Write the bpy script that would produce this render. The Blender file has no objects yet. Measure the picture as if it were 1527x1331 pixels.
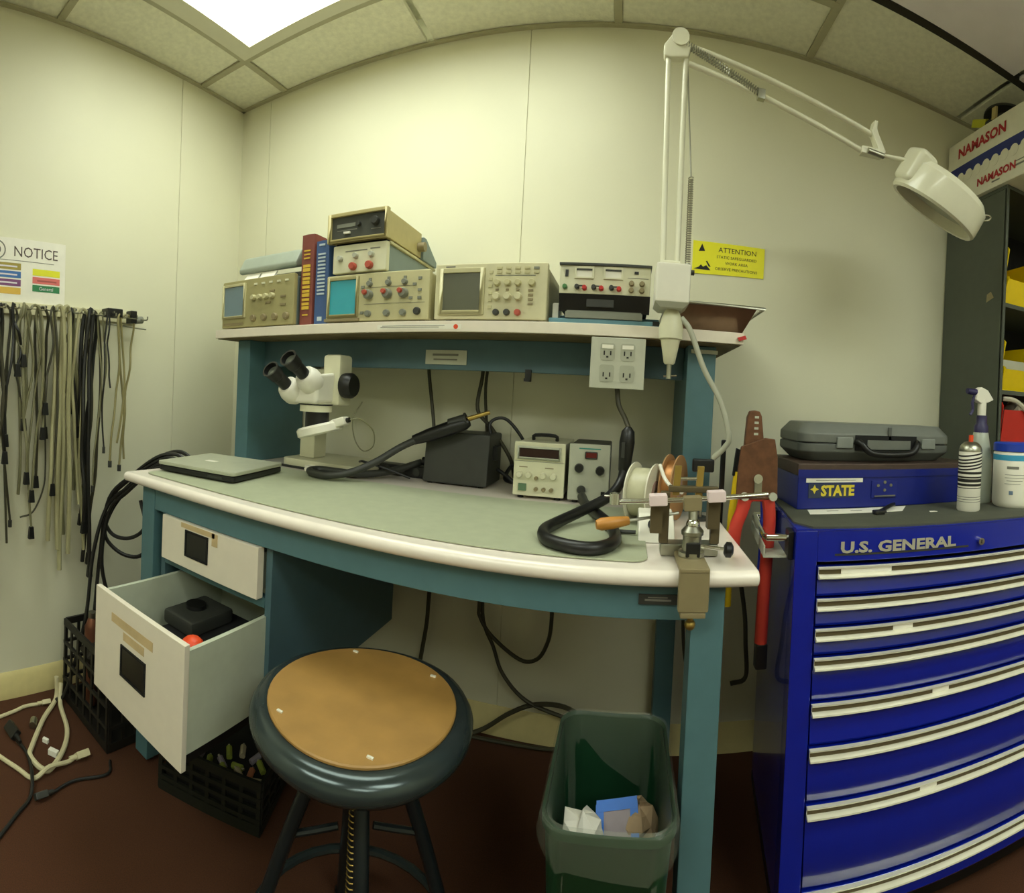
import bpy, bmesh, math, random
from mathutils import Vector, Matrix
random.seed(7)
C = bpy.context.scene.collection
sc = bpy.context.scene

# ------------------------------------------------------------------ camera, world, exposure
# hand-swept phone panorama: a cylindrical projection, 750 px per radian of the 1527x1331 frame
F, YAW, V0, PITCH, ROLL = 750.29, -0.22879, 602.02, -0.01305, -0.05153
CZ = 1.0745
cy_, sy_ = math.cos(YAW), math.sin(YAW)
cp_, sp_ = math.cos(PITCH), math.sin(PITCH)
cr_, sr_ = math.cos(ROLL), math.sin(ROLL)
Rw = (Matrix(((cy_, sy_, 0), (-sy_, cy_, 0), (0, 0, 1))) @ Matrix(((1, 0, 0), (0, cp_, -sp_), (0, sp_, cp_)))
      @ Matrix(((cr_, 0, sr_), (0, 1, 0), (-sr_, 0, cr_))))
cx_, fw_, up_ = Rw.col[0], Rw.col[1], Rw.col[2]
cam_d = bpy.data.cameras.new('camera')
cam_d.type = 'PANO'
cam_d.panorama_type = 'CENTRAL_CYLINDRICAL'
cam_d.central_cylindrical_radius = 1.0
cam_d.central_cylindrical_range_u_min = -763.5 / F
cam_d.central_cylindrical_range_u_max = 763.5 / F
cam_d.central_cylindrical_range_v_min = (V0 - 1331) / F
cam_d.central_cylindrical_range_v_max = V0 / F
cam_d.clip_start = 0.02
cam = bpy.data.objects.new('camera', cam_d)
cam.matrix_world = Matrix(((cx_[0], up_[0], -fw_[0], 0), (cx_[1], up_[1], -fw_[1], 0),
                           (cx_[2], up_[2], -fw_[2], CZ), (0, 0, 0, 1)))
C.objects.link(cam)
sc.camera = cam
w = bpy.data.worlds.new('room_air'); sc.world = w; w.use_nodes = True
w.node_tree.nodes['Background'].inputs[0].default_value = (0.9, 0.9, 0.75, 1)
w.node_tree.nodes['Background'].inputs[1].default_value = 0.02
sc.view_settings.view_transform = 'Standard'
sc.view_settings.look = 'None'
sc.view_settings.gamma = 1.0
sc.view_settings.use_curve_mapping = False
sc.view_settings.exposure = 0.2
LAMP = 6.8          # strength of the visible panel over the bench
LAMP_ROOM = 10.5    # unseen panels, set stronger as fill light for the room
LAMP_COL = (0.93, 1.0, 0.89)

# ------------------------------------------------------------------ materials
def lin(h):
    h = h.lstrip('#'); o = []
    for i in (0, 2, 4):
        c = int(h[i:i+2], 16) / 255
        o.append(c / 12.92 if c <= .04045 else ((c + .055) / 1.055) ** 2.4)
    return o
MATS = {}
def M(name, col='#888888', rough=.5, metal=0., var=.06, vscale=30., bump=0., bscale=200., trans=0., alpha=1., emit=0., ecol=None, coat=0.):
    if name in MATS: return MATS[name]
    m = bpy.data.materials.new(name); m.use_nodes = True; MATS[name] = m
    nt = m.node_tree; b = nt.nodes['Principled BSDF']
    c = lin(col)
    b.inputs['Roughness'].default_value = rough
    b.inputs['Metallic'].default_value = metal
    b.inputs['Alpha'].default_value = alpha
    b.inputs['Coat Weight'].default_value = coat
    b.inputs['Transmission Weight'].default_value = trans
    if emit:
        b.inputs['Emission Color'].default_value = (*(ecol or c), 1); b.inputs['Emission Strength'].default_value = emit
    tc = nt.nodes.new('ShaderNodeTexCoord')
    if var:
        n = nt.nodes.new('ShaderNodeTexNoise'); n.inputs['Scale'].default_value = vscale; n.inputs['Detail'].default_value = 4
        nt.links.new(tc.outputs['Object'], n.inputs['Vector'])
        r = nt.nodes.new('ShaderNodeValToRGB')
        r.color_ramp.elements[0].position = .3; r.color_ramp.elements[1].position = .7
        r.color_ramp.elements[0].color = (*[x * (1 - var) for x in c], 1)
        r.color_ramp.elements[1].color = (*[min(1, x * (1 + var)) for x in c], 1)
        nt.links.new(n.outputs['Fac'], r.inputs['Fac']); nt.links.new(r.outputs['Color'], b.inputs['Base Color'])
    else:
        b.inputs['Base Color'].default_value = (*c, 1)
    if bump:
        n2 = nt.nodes.new('ShaderNodeTexNoise'); n2.inputs['Scale'].default_value = bscale; n2.inputs['Detail'].default_value = 3
        nt.links.new(tc.outputs['Object'], n2.inputs['Vector'])
        bp = nt.nodes.new('ShaderNodeBump'); bp.inputs['Strength'].default_value = bump; bp.inputs['Distance'].default_value = .002
        nt.links.new(n2.outputs['Fac'], bp.inputs['Height']); nt.links.new(bp.outputs['Normal'], b.inputs['Normal'])
    return m

wall_m = M('painted_panel', '#dedbc0', .55, var=.025, vscale=3, bump=.05, bscale=90)
ceil_m = M('ceiling_tile', '#e8e6d0', .9, var=.07, vscale=60, bump=.6, bscale=130)
ceil_lit_tint = M('tile_lit_lilac', '#f6eef4', .8, var=.03, vscale=10)  # tile colour paled and tinted for the different light on this row
bar_m = M('grid_bar', '#aea98c', .5)  # darker than the tiles, with the shading along the bars put in
dark_gap = M('dark_gap', '#2a261c', .9)
base_m = M('baseboard_vinyl', '#d6c88e', .45, var=.04)
floor_m = M('brown_carpet', '#48260d', .95, var=.28, vscale=400, bump=.5, bscale=900)
lam_m = M('white_laminate', '#f0e6da', .25, var=.02, coat=.3)
lamshelf_m = M('shelf_laminate', '#e6dccb', .35, var=.03)
under_m = M('particle_board', '#6b5f3f', .85, var=.15)
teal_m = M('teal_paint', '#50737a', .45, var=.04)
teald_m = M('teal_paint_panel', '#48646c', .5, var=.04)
mat_m = M('grey_mat', '#a9ae92', .6, var=.04, bump=.1)
draw_m = M('drawer_white', '#e3dac8', .4, var=.02)
drawin_m = M('drawer_inside', '#bcc2ae', .5, var=.04)
stain_m = M('glue_stain', '#c7af83', .7, var=.1)
black_m = M('black_plastic', '#121211', .4, var=.1)
blackm_m = M('matte_black', '#0b0b0a', .8, var=.1)
dgrey_m = M('dark_grey_plastic', '#33342f', .5, var=.08)
grey_m = M('grey_plastic', '#7f8174', .5, var=.05)
lgrey_m = M('light_grey_plastic', '#b9baa8', .45, var=.04)
white_m = M('white_plastic', '#e9e5d6', .35, var=.02)
cream_m = M('cream_enamel', '#d9d6b8', .35, var=.03)
beige_m = M('beige_case', '#c2bb90', .5, var=.04)
beige2_m = M('pale_beige_case', '#cfc9a4', .5, var=.04)
beige3_m = M('olive_beige_panel', '#a39b6c', .5, var=.04)
blugrey_m = M('blue_grey_case', '#7c8b89', .5, var=.04)
paper_m = M('paper', '#eae6d8', .8, var=.03)
chrome_m = M('chrome', '#d8d8d0', .15, 1., var=.02)
steel_m = M('steel', '#a7a697', .35, 1., var=.06)
alu_m = M('aluminium_glint', '#f6f3e0', .25, .25, var=.03)  # whitened and less metallic, its bright reflections put into the colour
brown_m = M('brown_strip', '#5c5036', .5, .3, var=.06)
tan_m = M('tan_casting', '#8f8260', .5, .2, var=.06)
brass_m = M('brass', '#b59a55', .35, .9, var=.06)
blue_m = M('chest_blue', '#0b219c', .22, var=.03, coat=.6)
bluec_m = M('case_blue', '#101f7a', .35, var=.06)
cabinet_m = M('cabinet_grey', '#4a4f44', .5, var=.05)
chesttop_m = M('rubber_top', '#4b4d40', .8, var=.08, bump=.2)
yel_m = M('yellow_bin', '#f0cf00', .4, var=.03)
red_m = M('red_plastic', '#c02218', .4, var=.05)
pink_m = M('red_knob', '#b5503f', .4)
green_m = M('green_knob', '#3f7a3c', .4)
sign_yel = M('sign_yellow', '#f1ea0c', .5, var=.02)
ink_m = M('black_ink', '#1a1714', .7, var=0)
inkgrey = M('grey_ink', '#77756a', .7, var=0)
wood_m = M('stool_hardboard', '#a07a40', .45, var=.14, vscale=14, bump=.05)
stool_m = M('stool_steel', '#3a4444', .2, .5, var=.05)
stoolshade_m = M('stool_steel_shaded', '#22282a', .3, .4, var=.05)  # stool steel darkened to paint in the shade on the legs
rust_m = M('browned_steel', '#6e4a33', .5, .5, var=.2, vscale=60)
bin_m = M('green_bin', '#123a22', .45, var=.05)
orange_m = M('orange_plastic', '#e0481c', .4)
bluewrap_m = M('blue_wrapper', '#1f6fd0', .4)
gcable_m = M('grey_cable', '#7b7858', .5, var=.05)
wcable_m = M('ivory_cable', '#c9c09a', .5, var=.04)
bcable_m = M('black_cable', '#171714', .45, var=.05)
dcable_m = M('dark_olive_cable', '#3b3826', .5, var=.05)
glass_m = M('smoked_lens', '#5e6257', .08, var=.02, coat=.5)
bulbglass_m = M('lens_glass', '#c9cfc0', .05, var=0, trans=.9)
bag_m = M('clear_bag', '#cfd6c0', .12, var=.05, alpha=.10)
ledred_m = M('red_display', '#3a0705', .2, var=0, emit=.05, ecol=(.8, .05, .03))
ledoff_m = M('dark_red_display', '#2c1210', .2, var=0)

# ------------------------------------------------------------------ mesh helpers
class MB:
    def __init__(s): s.v = []; s.f = []
    def add(s, vs, fs):
        o = len(s.v); s.v += [tuple(v) for v in vs]; s.f += [tuple(i + o for i in f) for f in fs]; return s
    def box(s, x0, x1, y0, y1, z0, z1):
        return s.add([(x0, y0, z0), (x1, y0, z0), (x1, y1, z0), (x0, y1, z0), (x0, y0, z1), (x1, y0, z1), (x1, y1, z1), (x0, y1, z1)],
                     [(0, 3, 2, 1), (4, 5, 6, 7), (0, 1, 5, 4), (1, 2, 6, 5), (2, 3, 7, 6), (3, 0, 4, 7)])
    def hexa(s, p):   # 8 corners, bottom ring then top ring
        return s.add(p, [(0, 3, 2, 1), (4, 5, 6, 7), (0, 1, 5, 4), (1, 2, 6, 5), (2, 3, 7, 6), (3, 0, 4, 7)])
    def obox(s, c, a, b, d):   # centre + three half vectors
        c, a, b, d = map(Vector, (c, a, b, d))
        return s.hexa([c - a - b - d, c + a - b - d, c + a + b - d, c - a + b - d, c - a - b + d, c + a - b + d, c + a + b + d, c - a + b + d])
    def cyl(s, p0, p1, r0, r1=None, n=16, caps=True):
        r1 = r0 if r1 is None else r1
        p0, p1 = Vector(p0), Vector(p1); d = (p1 - p0).normalized()
        a = d.orthogonal().normalized(); b = d.cross(a)
        vs = []
        for p, r in ((p0, r0), (p1, r1)):
            for i in range(n):
                t = 2 * math.pi * i / n; vs.append(p + (a * math.cos(t) + b * math.sin(t)) * r)
        fs = [(i, (i + 1) % n, n + (i + 1) % n, n + i) for i in range(n)]
        if caps: fs += [tuple(range(n - 1, -1, -1)), tuple(range(n, 2 * n))]
        return s.add(vs, fs)
    def lathe(s, prof, c=(0, 0, 0), axis=(0, 0, 1), n=32, sx=1., sy=1.):
        c = Vector(c); d = Vector(axis).normalized()
        a = d.orthogonal().normalized() if abs(d.z) < .999 else Vector((1, 0, 0)); b = d.cross(a)
        vs = []; fs = []; m = len(prof)
        for r, h in prof:
            for i in range(n):
                t = 2 * math.pi * i / n
                vs.append(c + d * h + (a * math.cos(t) * sx + b * math.sin(t) * sy) * r)
        for j in range(m - 1):
            for i in range(n):
                k = (i + 1) % n; fs.append((j * n + i, j * n + k, (j + 1) * n + k, (j + 1) * n + i))
        ringp = prof[0] == prof[-1]
        if prof[0][0] > 1e-6 and not ringp: fs.append(tuple(range(n - 1, -1, -1)))
        if prof[-1][0] > 1e-6 and not ringp: fs.append(tuple((m - 1) * n + i for i in range(n)))
        return s.add(vs, fs)
    def tube(s, pts, r, n=8, sub=6, closed=False, r1=None):
        pts = [Vector(p) for p in pts]
        P = crom(pts, sub, closed) if sub > 1 and len(pts) > 2 else pts
        N = len(P); vs = []; prev = None
        for i, p in enumerate(P):
            if closed: t = P[(i + 1) % N] - P[i - 1]
            else: t = P[min(i + 1, N - 1)] - P[max(i - 1, 0)]
            t.normalize()
            a = t.orthogonal().normalized() if prev is None else (prev - t * prev.dot(t)).normalized()
            prev = a; b = t.cross(a)
            rr = r if r1 is None else r + (r1 - r) * i / (N - 1)
            for k in range(n):
                q = 2 * math.pi * k / n; vs.append(p + (a * math.cos(q) + b * math.sin(q)) * rr)
        fs = []
        for i in range(N if closed else N - 1):
            j = (i + 1) % N
            for k in range(n):
                l = (k + 1) % n; fs.append((i * n + k, i * n + l, j * n + l, j * n + k))
        if not closed: fs += [tuple(range(n - 1, -1, -1)), tuple((N - 1) * n + k for k in range(n))]
        return s.add(vs, fs)
    def prism(s, poly, axis, a, b):   # polygon of (u, v); axis x: (y,z), y: (x,z), z: (x,y)
        n = len(poly)
        def P(u, v, t): return {'x': (t, u, v), 'y': (u, t, v), 'z': (u, v, t)}[axis]
        vs = [P(u, v, a) for u, v in poly] + [P(u, v, b) for u, v in poly]
        return s.add(vs, [tuple(range(n - 1, -1, -1)), tuple(range(n, 2 * n))] + [(i, (i + 1) % n, n + (i + 1) % n, n + i) for i in range(n)])
    def frame(s, x0, x1, z0, z1, hx0, hx1, hz0, hz1, y0, y1):   # upright plate with a hole
        s.box(x0, hx0, y0, y1, z0, z1); s.box(hx1, x1, y0, y1, z0, z1)
        s.box(hx0, hx1, y0, y1, z0, hz0); return s.box(hx0, hx1, y0, y1, hz1, z1)
    def sphere(s, c, r, n=16, m=10, sz=1.):
        return s.lathe([(max(1e-7, r * math.sin(math.pi * i / m)), -r * sz * math.cos(math.pi * i / m)) for i in range(m + 1)], c, n=n)
def crom(pts, sub, closed=False):
    out = []; n = len(pts)
    for i in range(n if closed else n - 1):
        p1, p2 = pts[i], pts[(i + 1) % n]
        p0 = pts[i - 1] if (i > 0 or closed) else p1 * 2 - p2
        p3 = pts[(i + 2) % n] if (i + 2 < n or closed) else p2 * 2 - p1
        for k in range(sub):
            t = k / sub
            out.append(.5 * ((2 * p1) + (p2 - p0) * t + (2 * p0 - 5 * p1 + 4 * p2 - p3) * t * t + (3 * p1 - p0 - 3 * p2 + p3) * t ** 3))
    if not closed: out.append(pts[-1])
    return out
def rrect(x0, x1, y0, y1, r, n=5):
    o = []
    for cx, cy, a in ((x1 - r, y1 - r, 0), (x0 + r, y1 - r, 90), (x0 + r, y0 + r, 180), (x1 - r, y0 + r, 270)):
        for i in range(n + 1):
            t = math.radians(a + 90 * i / n); o.append((cx + r * math.cos(t), cy + r * math.sin(t)))
    return o
OFF = {}
PRINTS = ('print', 'spine_print', 'plate_lettering', 'stain', 'lettering', 'slot', 'text_lines')
def obj(name, mb, mat, parent=None, bevel=0., smooth=None, label=None, seg=2, stuff=False):
    """one mesh object; world-authored vertices are moved into the parent's frame"""
    off = OFF.get(parent.name, Vector()) if parent else Vector()
    me = bpy.data.meshes.new(name)
    bm = bmesh.new()
    bv = [bm.verts.new(Vector(v) - off) for v in mb.v]
    for f in mb.f:
        try: bm.faces.new([bv[i] for i in f])
        except ValueError: pass
    bmesh.ops.remove_doubles(bm, verts=bm.verts[:], dist=1e-6)
    bmesh.ops.recalc_face_normals(bm, faces=bm.faces[:])
    if bevel:
        es = [e for e in bm.edges if len(e.link_faces) == 2 and e.calc_face_angle(0) > .6]
        bmesh.ops.bevel(bm, geom=es, offset=bevel, segments=seg, profile=.5, affect='EDGES', clamp_overlap=True)
    bm.to_mesh(me); bm.free()
    me.materials.append(mat)
    if smooth is None: smooth = True
    if smooth:
        me.polygons.foreach_set('use_smooth', [True] * len(me.polygons)); me.set_sharp_from_angle(angle=math.radians(38))
    o = bpy.data.objects.new(name, me); C.objects.link(o)
    if bevel and smooth:
        wn = o.modifiers.new('weighted_normal', 'WEIGHTED_NORMAL'); wn.keep_sharp = True; wn.weight = 80
    if parent:
        o.parent = parent; OFF[o.name] = off
    if label: o['label'] = label
    if stuff or name in PRINTS: o['kind'] = 'stuff'
    return o
def thing(name, label, cat, loc=(0, 0, 0), rz=0., group=None, local=False):
    o = bpy.data.objects.new(name, None); C.objects.link(o)
    o.empty_display_size = .05
    o.location = loc; o.rotation_euler = (0, 0, math.radians(rz))
    o['label'] = label; o['category'] = cat
    if group: o['group'] = group
    OFF[o.name] = Vector() if local else Vector(loc)
    return o
def solo(name, mb, mat, label, cat, loc=None, group=None, **k):
    """a thing that is one mesh, its origin at its base"""
    xs, ys, zs = zip(*mb.v)
    if loc is None: loc = ((min(xs) + max(xs)) / 2, (min(ys) + max(ys)) / 2, min(zs))
    mb.v = [(x - loc[0], y - loc[1], z - loc[2]) for x, y, z in mb.v]
    o = obj(name, mb, mat, **k); o.location = loc
    o['label'] = label; o['category'] = cat
    if group: o['group'] = group
    OFF[o.name] = Vector(loc)
    return o
def struct(name, mb, mat, parent=None, **k):
    o = obj(name, mb, mat, parent, **k)
    if not parent: o['kind'] = 'structure'
    return o
def text_mb(txt, size, o, right, up, depth=.0006, align='CENTER', squash=1., bold=0.):
    cu = bpy.data.curves.new('t', 'FONT'); cu.body = txt; cu.size = size; cu.align_x = align; cu.align_y = 'CENTER'
    cu.resolution_u = 2; cu.offset = bold
    ob = bpy.data.objects.new('t', cu); C.objects.link(ob)
    me = bpy.data.meshes.new_from_object(ob)
    right, up = Vector(right).normalized(), Vector(up).normalized(); nrm = right.cross(up)
    mb = MB()
    vs = [Vector(o) + right * v.co.x * squash + up * v.co.y + nrm * depth for v in me.vertices]
    mb.add(vs, [tuple(p.vertices) for p in me.polygons])
    bpy.data.objects.remove(ob); bpy.data.curves.remove(cu); bpy.data.meshes.remove(me)
    return mb
RX, UZ = (1, 0, 0), (0, 0, 1)
def knob(parent, x, z, y, r, l, mat, name='knob', n=14):
    return obj(name, MB().lathe([(r, 0), (r, l * .6), (r * .8, l), (1e-7, l)], (x, y, z), (0, -1, 0), n), mat, parent)
def btn(parent, x, z, y, w, h, mat, d=.003, name='button'):
    return obj(name, MB().box(x - w / 2, x + w / 2, y - d, y, z - h / 2, z + h / 2), mat, parent)

# ------------------------------------------------------------------ the room
XL, XR, YB, YN, HC = -1.55, 2.2, 1.557, -2.7, 2.2325
struct('floor', MB().box(XL - .1, XR + .1, YN - .1, YB + .1, -.05, 0), floor_m)
wb = struct('wall_back', MB().box(XL - .1, XR + .1, YB, YB + .08, 0, HC + .2), wall_m)
for a, b in ((XL, -1.391), (-1.389, -.361), (-.359, XR)):
    struct('panel', MB().box(a, b, YB - .004, YB + .01, 0, HC), wall_m, wb, bevel=.0008)
wl = struct('wall_left', MB().box(XL - .08, XL, YN - .1, YB + .08, 0, HC + .2), wall_m)
for a, b in ((YN, -.001), (.001, 1.219), (1.221, YB)):
    struct('panel', MB().box(XL - .01, XL + .004, a, b, 0, HC), wall_m, wl, bevel=.0008)
struct('wall_right', MB().box(XR, XR + .08, YN - .1, YB + .08, 0, HC + .2), wall_m)
struct('wall_front', MB().box(XL - .1, XR + .1, YN - .08, YN, 0, HC + .2), wall_m)
struct('baseboard_left', MB().prism([(XL, 0), (XL + .014, 0), (XL + .013, .075), (XL + .004, .09), (XL, .09)], 'y', YN, YB), base_m)
struct('baseboard_back', MB().prism([(YB, 0), (YB - .018, 0), (YB - .012, .075), (YB - .006, .09), (YB, .09)], 'x', XL + .016, XR), base_m)

xs = [XL, -1.308] + [-1.308 + .61 * i for i in range(1, 6)] + [XR]
ys = [YB, 1.31] + [1.31 - .61 * i for i in range(1, 7)] + [YN]
ceil = struct('ceiling', MB().box(XL - .1, XR + .1, YN - .1, YB + .1, HC + .1, HC + .14), ceil_m)
LIGHTS = [(1, 1), (1, 4), (4, 3), (4, 5)]          # column, row of each 2 x 4 ft light; it takes this column and the next
for i in range(len(xs) - 1):
    for j in range(len(ys) - 1):
        if any((i in (a, a + 1)) and j == b for a, b in LIGHTS): continue
        x0, x1, y1, y0 = xs[i] + .012, xs[i + 1] - .012, ys[j] - .012, ys[j + 1] + .012
        m = ceil_m
        if i >= 4 and j == 0: y0 = 1.248
        if i >= 4 and j == 1: y1 = 1.222; m = ceil_lit_tint
        struct('tile', MB().box(x0, x1, y0, y1, HC + .006, HC + .02), m, ceil, bevel=.003)
for i, x in enumerate(xs[1:-1]):
    segs = [(YN, YB)]
    for a, b in LIGHTS:
        if i + 1 == a + 1:
            segs = [t for s0, s1 in segs for t in ((s0, ys[b + 1]), (ys[b], s1)) if t[1] > t[0] and t[0] >= s0 and t[1] <= s1] if any(s0 <= ys[b + 1] and s1 >= ys[b] for s0, s1 in segs) else segs
    for s0, s1 in segs:
        struct('grid_bar', MB().box(x - .012, x + .012, s0, s1, HC, HC + .006), bar_m, ceil)
for j, y in enumerate(ys[1:-1]):
    x_end = xs[4] if j == 0 else XR
    struct('grid_bar', MB().box(XL, x_end, y - .012, y + .012, HC - .0005, HC + .006), bar_m, ceil)
struct('grid_bar', MB().box(xs[4], XR, 1.222, 1.248, HC + .004, HC + .03), dark_gap, ceil)
struct('wall_angle', MB().box(XL, XR, YB - .018, YB, HC - .003, HC + .004).box(XL, XL + .018, YN, YB, HC - .003, HC + .004), bar_m, ceil)

emit_m = M('lit_diffuser', '#ffffff', .4, var=0, emit=LAMP, ecol=LAMP_COL)
frame_m = M('light_frame', '#d6d3bd', .4, var=.02)
emit2_m = M('lit_diffuser_fill', '#ffffff', .4, var=0, emit=LAMP_ROOM, ecol=LAMP_COL)  # brighter diffuser for the out-of-view panels, as fill
def troffer(a, b, label, em=emit2_m):
    x0, x1, y0, y1 = xs[a], xs[a + 2], ys[b + 1], ys[b]
    t = thing('ceiling_light', label, 'ceiling light', ((x0 + x1) / 2, (y0 + y1) / 2, HC), group='ceiling lights')
    fr = MB(); m = .05
    fr.box(x0 + .008, x0 + m + .02, y0 + .008, y1 - .008, HC - .004, HC + .075); fr.box(x1 - m - .02, x1 - .008, y0 + .008, y1 - .008, HC - .004, HC + .075)
    fr.box(x0 + m + .02, x1 - m - .02, y0 + .008, y0 + m, HC - .004, HC + .075); fr.box(x0 + m + .02, x1 - m - .02, y1 - m, y1 - .008, HC - .004, HC + .075)
    obj('frame', fr, frame_m, t)
    obj('diffuser', MB().box(x0 + m + .02, x1 - m - .02, y0 + m, y1 - m, HC + .048, HC + .054), em, t)
troffer(1, 1, 'bright ceiling light panel nearest the back left corner', emit_m)
troffer(1, 4, 'ceiling light panel over the middle of the room behind the stool')
troffer(4, 3, 'added fill light panel behind the viewer on the tool chest side')  # unseen panel added to brighten the right side
troffer(4, 5, 'added fill light panel farthest from the bench on the right side')  # unseen panel added to fill the room with light

# ------------------------------------------------------------------ workbench
BT = .8145                     # bench top
BX0, BX1, BY0, BY1 = -1.215, .228, .785, 1.545
wbn = thing('workbench', 'teal steel workbench with a white rounded worktop', 'workbench', (-.5, 1.16, 0))
prof = [(BY1, BT), (BY1, .787)] + [(BY0 + .013 - .013 * math.sin(math.radians(a)), .800 - .0135 * math.cos(math.radians(a))) for a in range(0, 181, 20)]
obj('worktop', MB().prism(prof, 'x', BX0, BX1), lam_m, wbn, bevel=.004)
obj('front_rail', MB().box(-1.10, .122, .817, .831, .725, .787), teal_m, wbn, bevel=.002)
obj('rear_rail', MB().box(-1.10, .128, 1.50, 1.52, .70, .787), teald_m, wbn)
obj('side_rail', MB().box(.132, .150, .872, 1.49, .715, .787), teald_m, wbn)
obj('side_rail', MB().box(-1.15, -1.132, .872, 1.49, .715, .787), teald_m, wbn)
for x0, x1 in ((-1.157, -1.10), (.122, .178)):
    for y0, y1 in ((.815, .870), (1.49, 1.54)):
        lg = obj('leg', MB().box(x0, x1, y0, y1, .012, .787), teal_m, wbn, bevel=.003)
        obj('leveling_foot', MB().cyl(((x0 + x1) / 2, (y0 + y1) / 2, 0), ((x0 + x1) / 2, (y0 + y1) / 2, .012), .018, n=12), black_m, lg)
np_ = obj('name_plate', MB().box(.035, .098, .8125, .815, .752, .768), dgrey_m, wbn)
obj('plate_lettering', MB().box(.045, .088, .8118, .8125, .7575, .7605).box(.05, .082, .8118, .8125, .7625, .764), inkgrey, np_)

ped = thing('drawer_pedestal', 'teal drawer pedestal under the left end of the workbench', 'drawer unit', (-.88, 1.1, .35))
px0, px1, py0, py1 = -1.085, -.690, .833, 1.44
for x0, x1 in ((px0, px0 + .018), (px1 - .018, px1)):
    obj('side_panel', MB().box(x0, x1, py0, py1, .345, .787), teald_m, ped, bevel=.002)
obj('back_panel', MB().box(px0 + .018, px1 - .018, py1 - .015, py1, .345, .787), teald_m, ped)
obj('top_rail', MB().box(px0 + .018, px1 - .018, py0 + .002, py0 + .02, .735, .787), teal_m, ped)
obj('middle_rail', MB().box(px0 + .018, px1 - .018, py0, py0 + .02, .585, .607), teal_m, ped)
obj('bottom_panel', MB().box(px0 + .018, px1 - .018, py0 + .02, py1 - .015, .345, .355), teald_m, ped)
ud = obj('drawer', MB().box(-1.055, -.712, .810, .831, .608, .7235), draw_m, ped, bevel=.002, label='closed white drawer front')
obj('drawer_box', MB().box(-1.04, -.73, .831, 1.2, .615, .70), drawin_m, ud)
obj('recessed_pull', MB().frame(-.957, -.872, .640, .706, -.952, -.877, .645, .701, .807, .810), blackm_m, ud)
obj('pull_cup', MB().box(-.952, -.877, .8085, .810, .645, .701), black_m, ud)
obj('stain', MB().box(-.975, -.85, .8092, .810, .709, .721).box(-.86, -.84, .8092, .810, .69, .72), stain_m, ud)
# lower drawer, pulled out
dx0, dx1, dy = -1.035, -.700, .600
ld = obj('drawer', MB().box(dx0, dx1, dy, dy + .013, .335, .582), draw_m, ped, bevel=.0015, label='pulled-out white drawer')
obj('drawer_side', MB().box(dx1 - .012, dx1 - .002, dy + .013, 1.02, .365, .568), drawin_m, ld)
obj('drawer_side', MB().box(dx0 + .002, dx0 + .012, dy + .013, 1.02, .365, .568), drawin_m, ld)
obj('drawer_bottom', MB().box(dx0 + .012, dx1 - .012, dy + .013, 1.02, .365, .375), drawin_m, ld)
obj('drawer_back', MB().box(dx0 + .012, dx1 - .012, 1.01, 1.02, .375, .55), drawin_m, ld)
obj('recessed_pull', MB().frame(-.917, -.822, .420, .490, -.912, -.827, .425, .485, dy - .003, dy), blackm_m, ld)
obj('pull_cup', MB().box(-.912, -.827, dy - .0015, dy, .425, .485), black_m, ld)
obj('stain', MB().box(-.96, -.80, dy - .0008, dy, .525, .545).box(-.91, -.83, dy - .0008, dy, .502, .52), stain_m, ld)
for a in (dx1 - .016, dx0 + .004): obj('runner', MB().box(a, a + .012, dy + .02, 1.02, .345, .364), black_m, ld)

# things in the open drawer
solo('black_tool_case', MB().box(-.965, -.80, .66, .94, .376, .475), blackm_m, 'flat black case lying in the open lower drawer', 'case', bevel=.006)
t = thing('power_brick', 'dark grey power brick with a raised dial in the open drawer', 'power adapter', (-.92, .82, .476))
obj('body', MB().box(-.975, -.865, .76, .90, .476, .512), dgrey_m, t, bevel=.008)
obj('dial', MB().cyl((-.93, .83, .512), (-.93, .83, .522), .026, n=20), black_m, t)
t = thing('hand_tool', 'tool with an orange ball knob in the corner of the open drawer', 'tool', (-.74, .65, .376))
obj('knob', MB().sphere((-.738, .652, .545), .026), orange_m, t, label='orange ball knob')
obj('shaft', MB().cyl((-.738, .652, .376), (-.738, .652, .53), .007, n=10), steel_m, t)
solo('white_plug_box', MB().box(-.775, -.730, .72, .80, .376, .455), lgrey_m, 'pale grey block standing along the right side of the open drawer', 'box', bevel=.005)
t = thing('black_connector', 'black connector block at the back right of the open drawer', 'connector', (-.745, .90, .376))
obj('body', MB().box(-.785, -.725, .87, .95, .376, .52), black_m, t, bevel=.004)
obj('socket', MB().box(-.775, -.735, .867, .87, .47, .50), dgrey_m, t)

# ------------------------------------------------------------------ riser shelf over the bench
ST = 1.257
rs = thing('riser_shelf', 'white topped instrument shelf on teal uprights along the back of the bench', 'shelf', (-.5, 1.4, BT))
bd = obj('shelf_board', MB().box(-1.262, .268, 1.172, 1.548, 1.229, ST), lamshelf_m, rs, bevel=.002)
obj('underside', MB().box(-1.255, .262, 1.178, 1.545, 1.2265, 1.229), under_m, bd)
el = obj('edge_label', MB().box(-.645, -.41, 1.1712, 1.172, 1.236, 1.248), paper_m, bd)
obj('print', MB().box(-.635, -.47, 1.1708, 1.1712, 1.240, 1.2415).box(-.63, -.455, 1.1708, 1.1712, 1.244, 1.2452), inkgrey, el)
obj('orange_dot', MB().cyl((-.425, 1.1712, 1.242), (-.425, 1.1706, 1.242), .006, n=14), orange_m, el)
for x0, x1 in ((-1.215, -1.158), (.142, .214)):
    obj('upright', MB().box(x0, x1, 1.236, 1.545, BT, 1.2265), teal_m, rs, bevel=.003)
obj('rail', MB().box(-1.158, .142, 1.31, 1.326, 1.142, 1.2265), teald_m, rs, bevel=.002)
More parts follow.
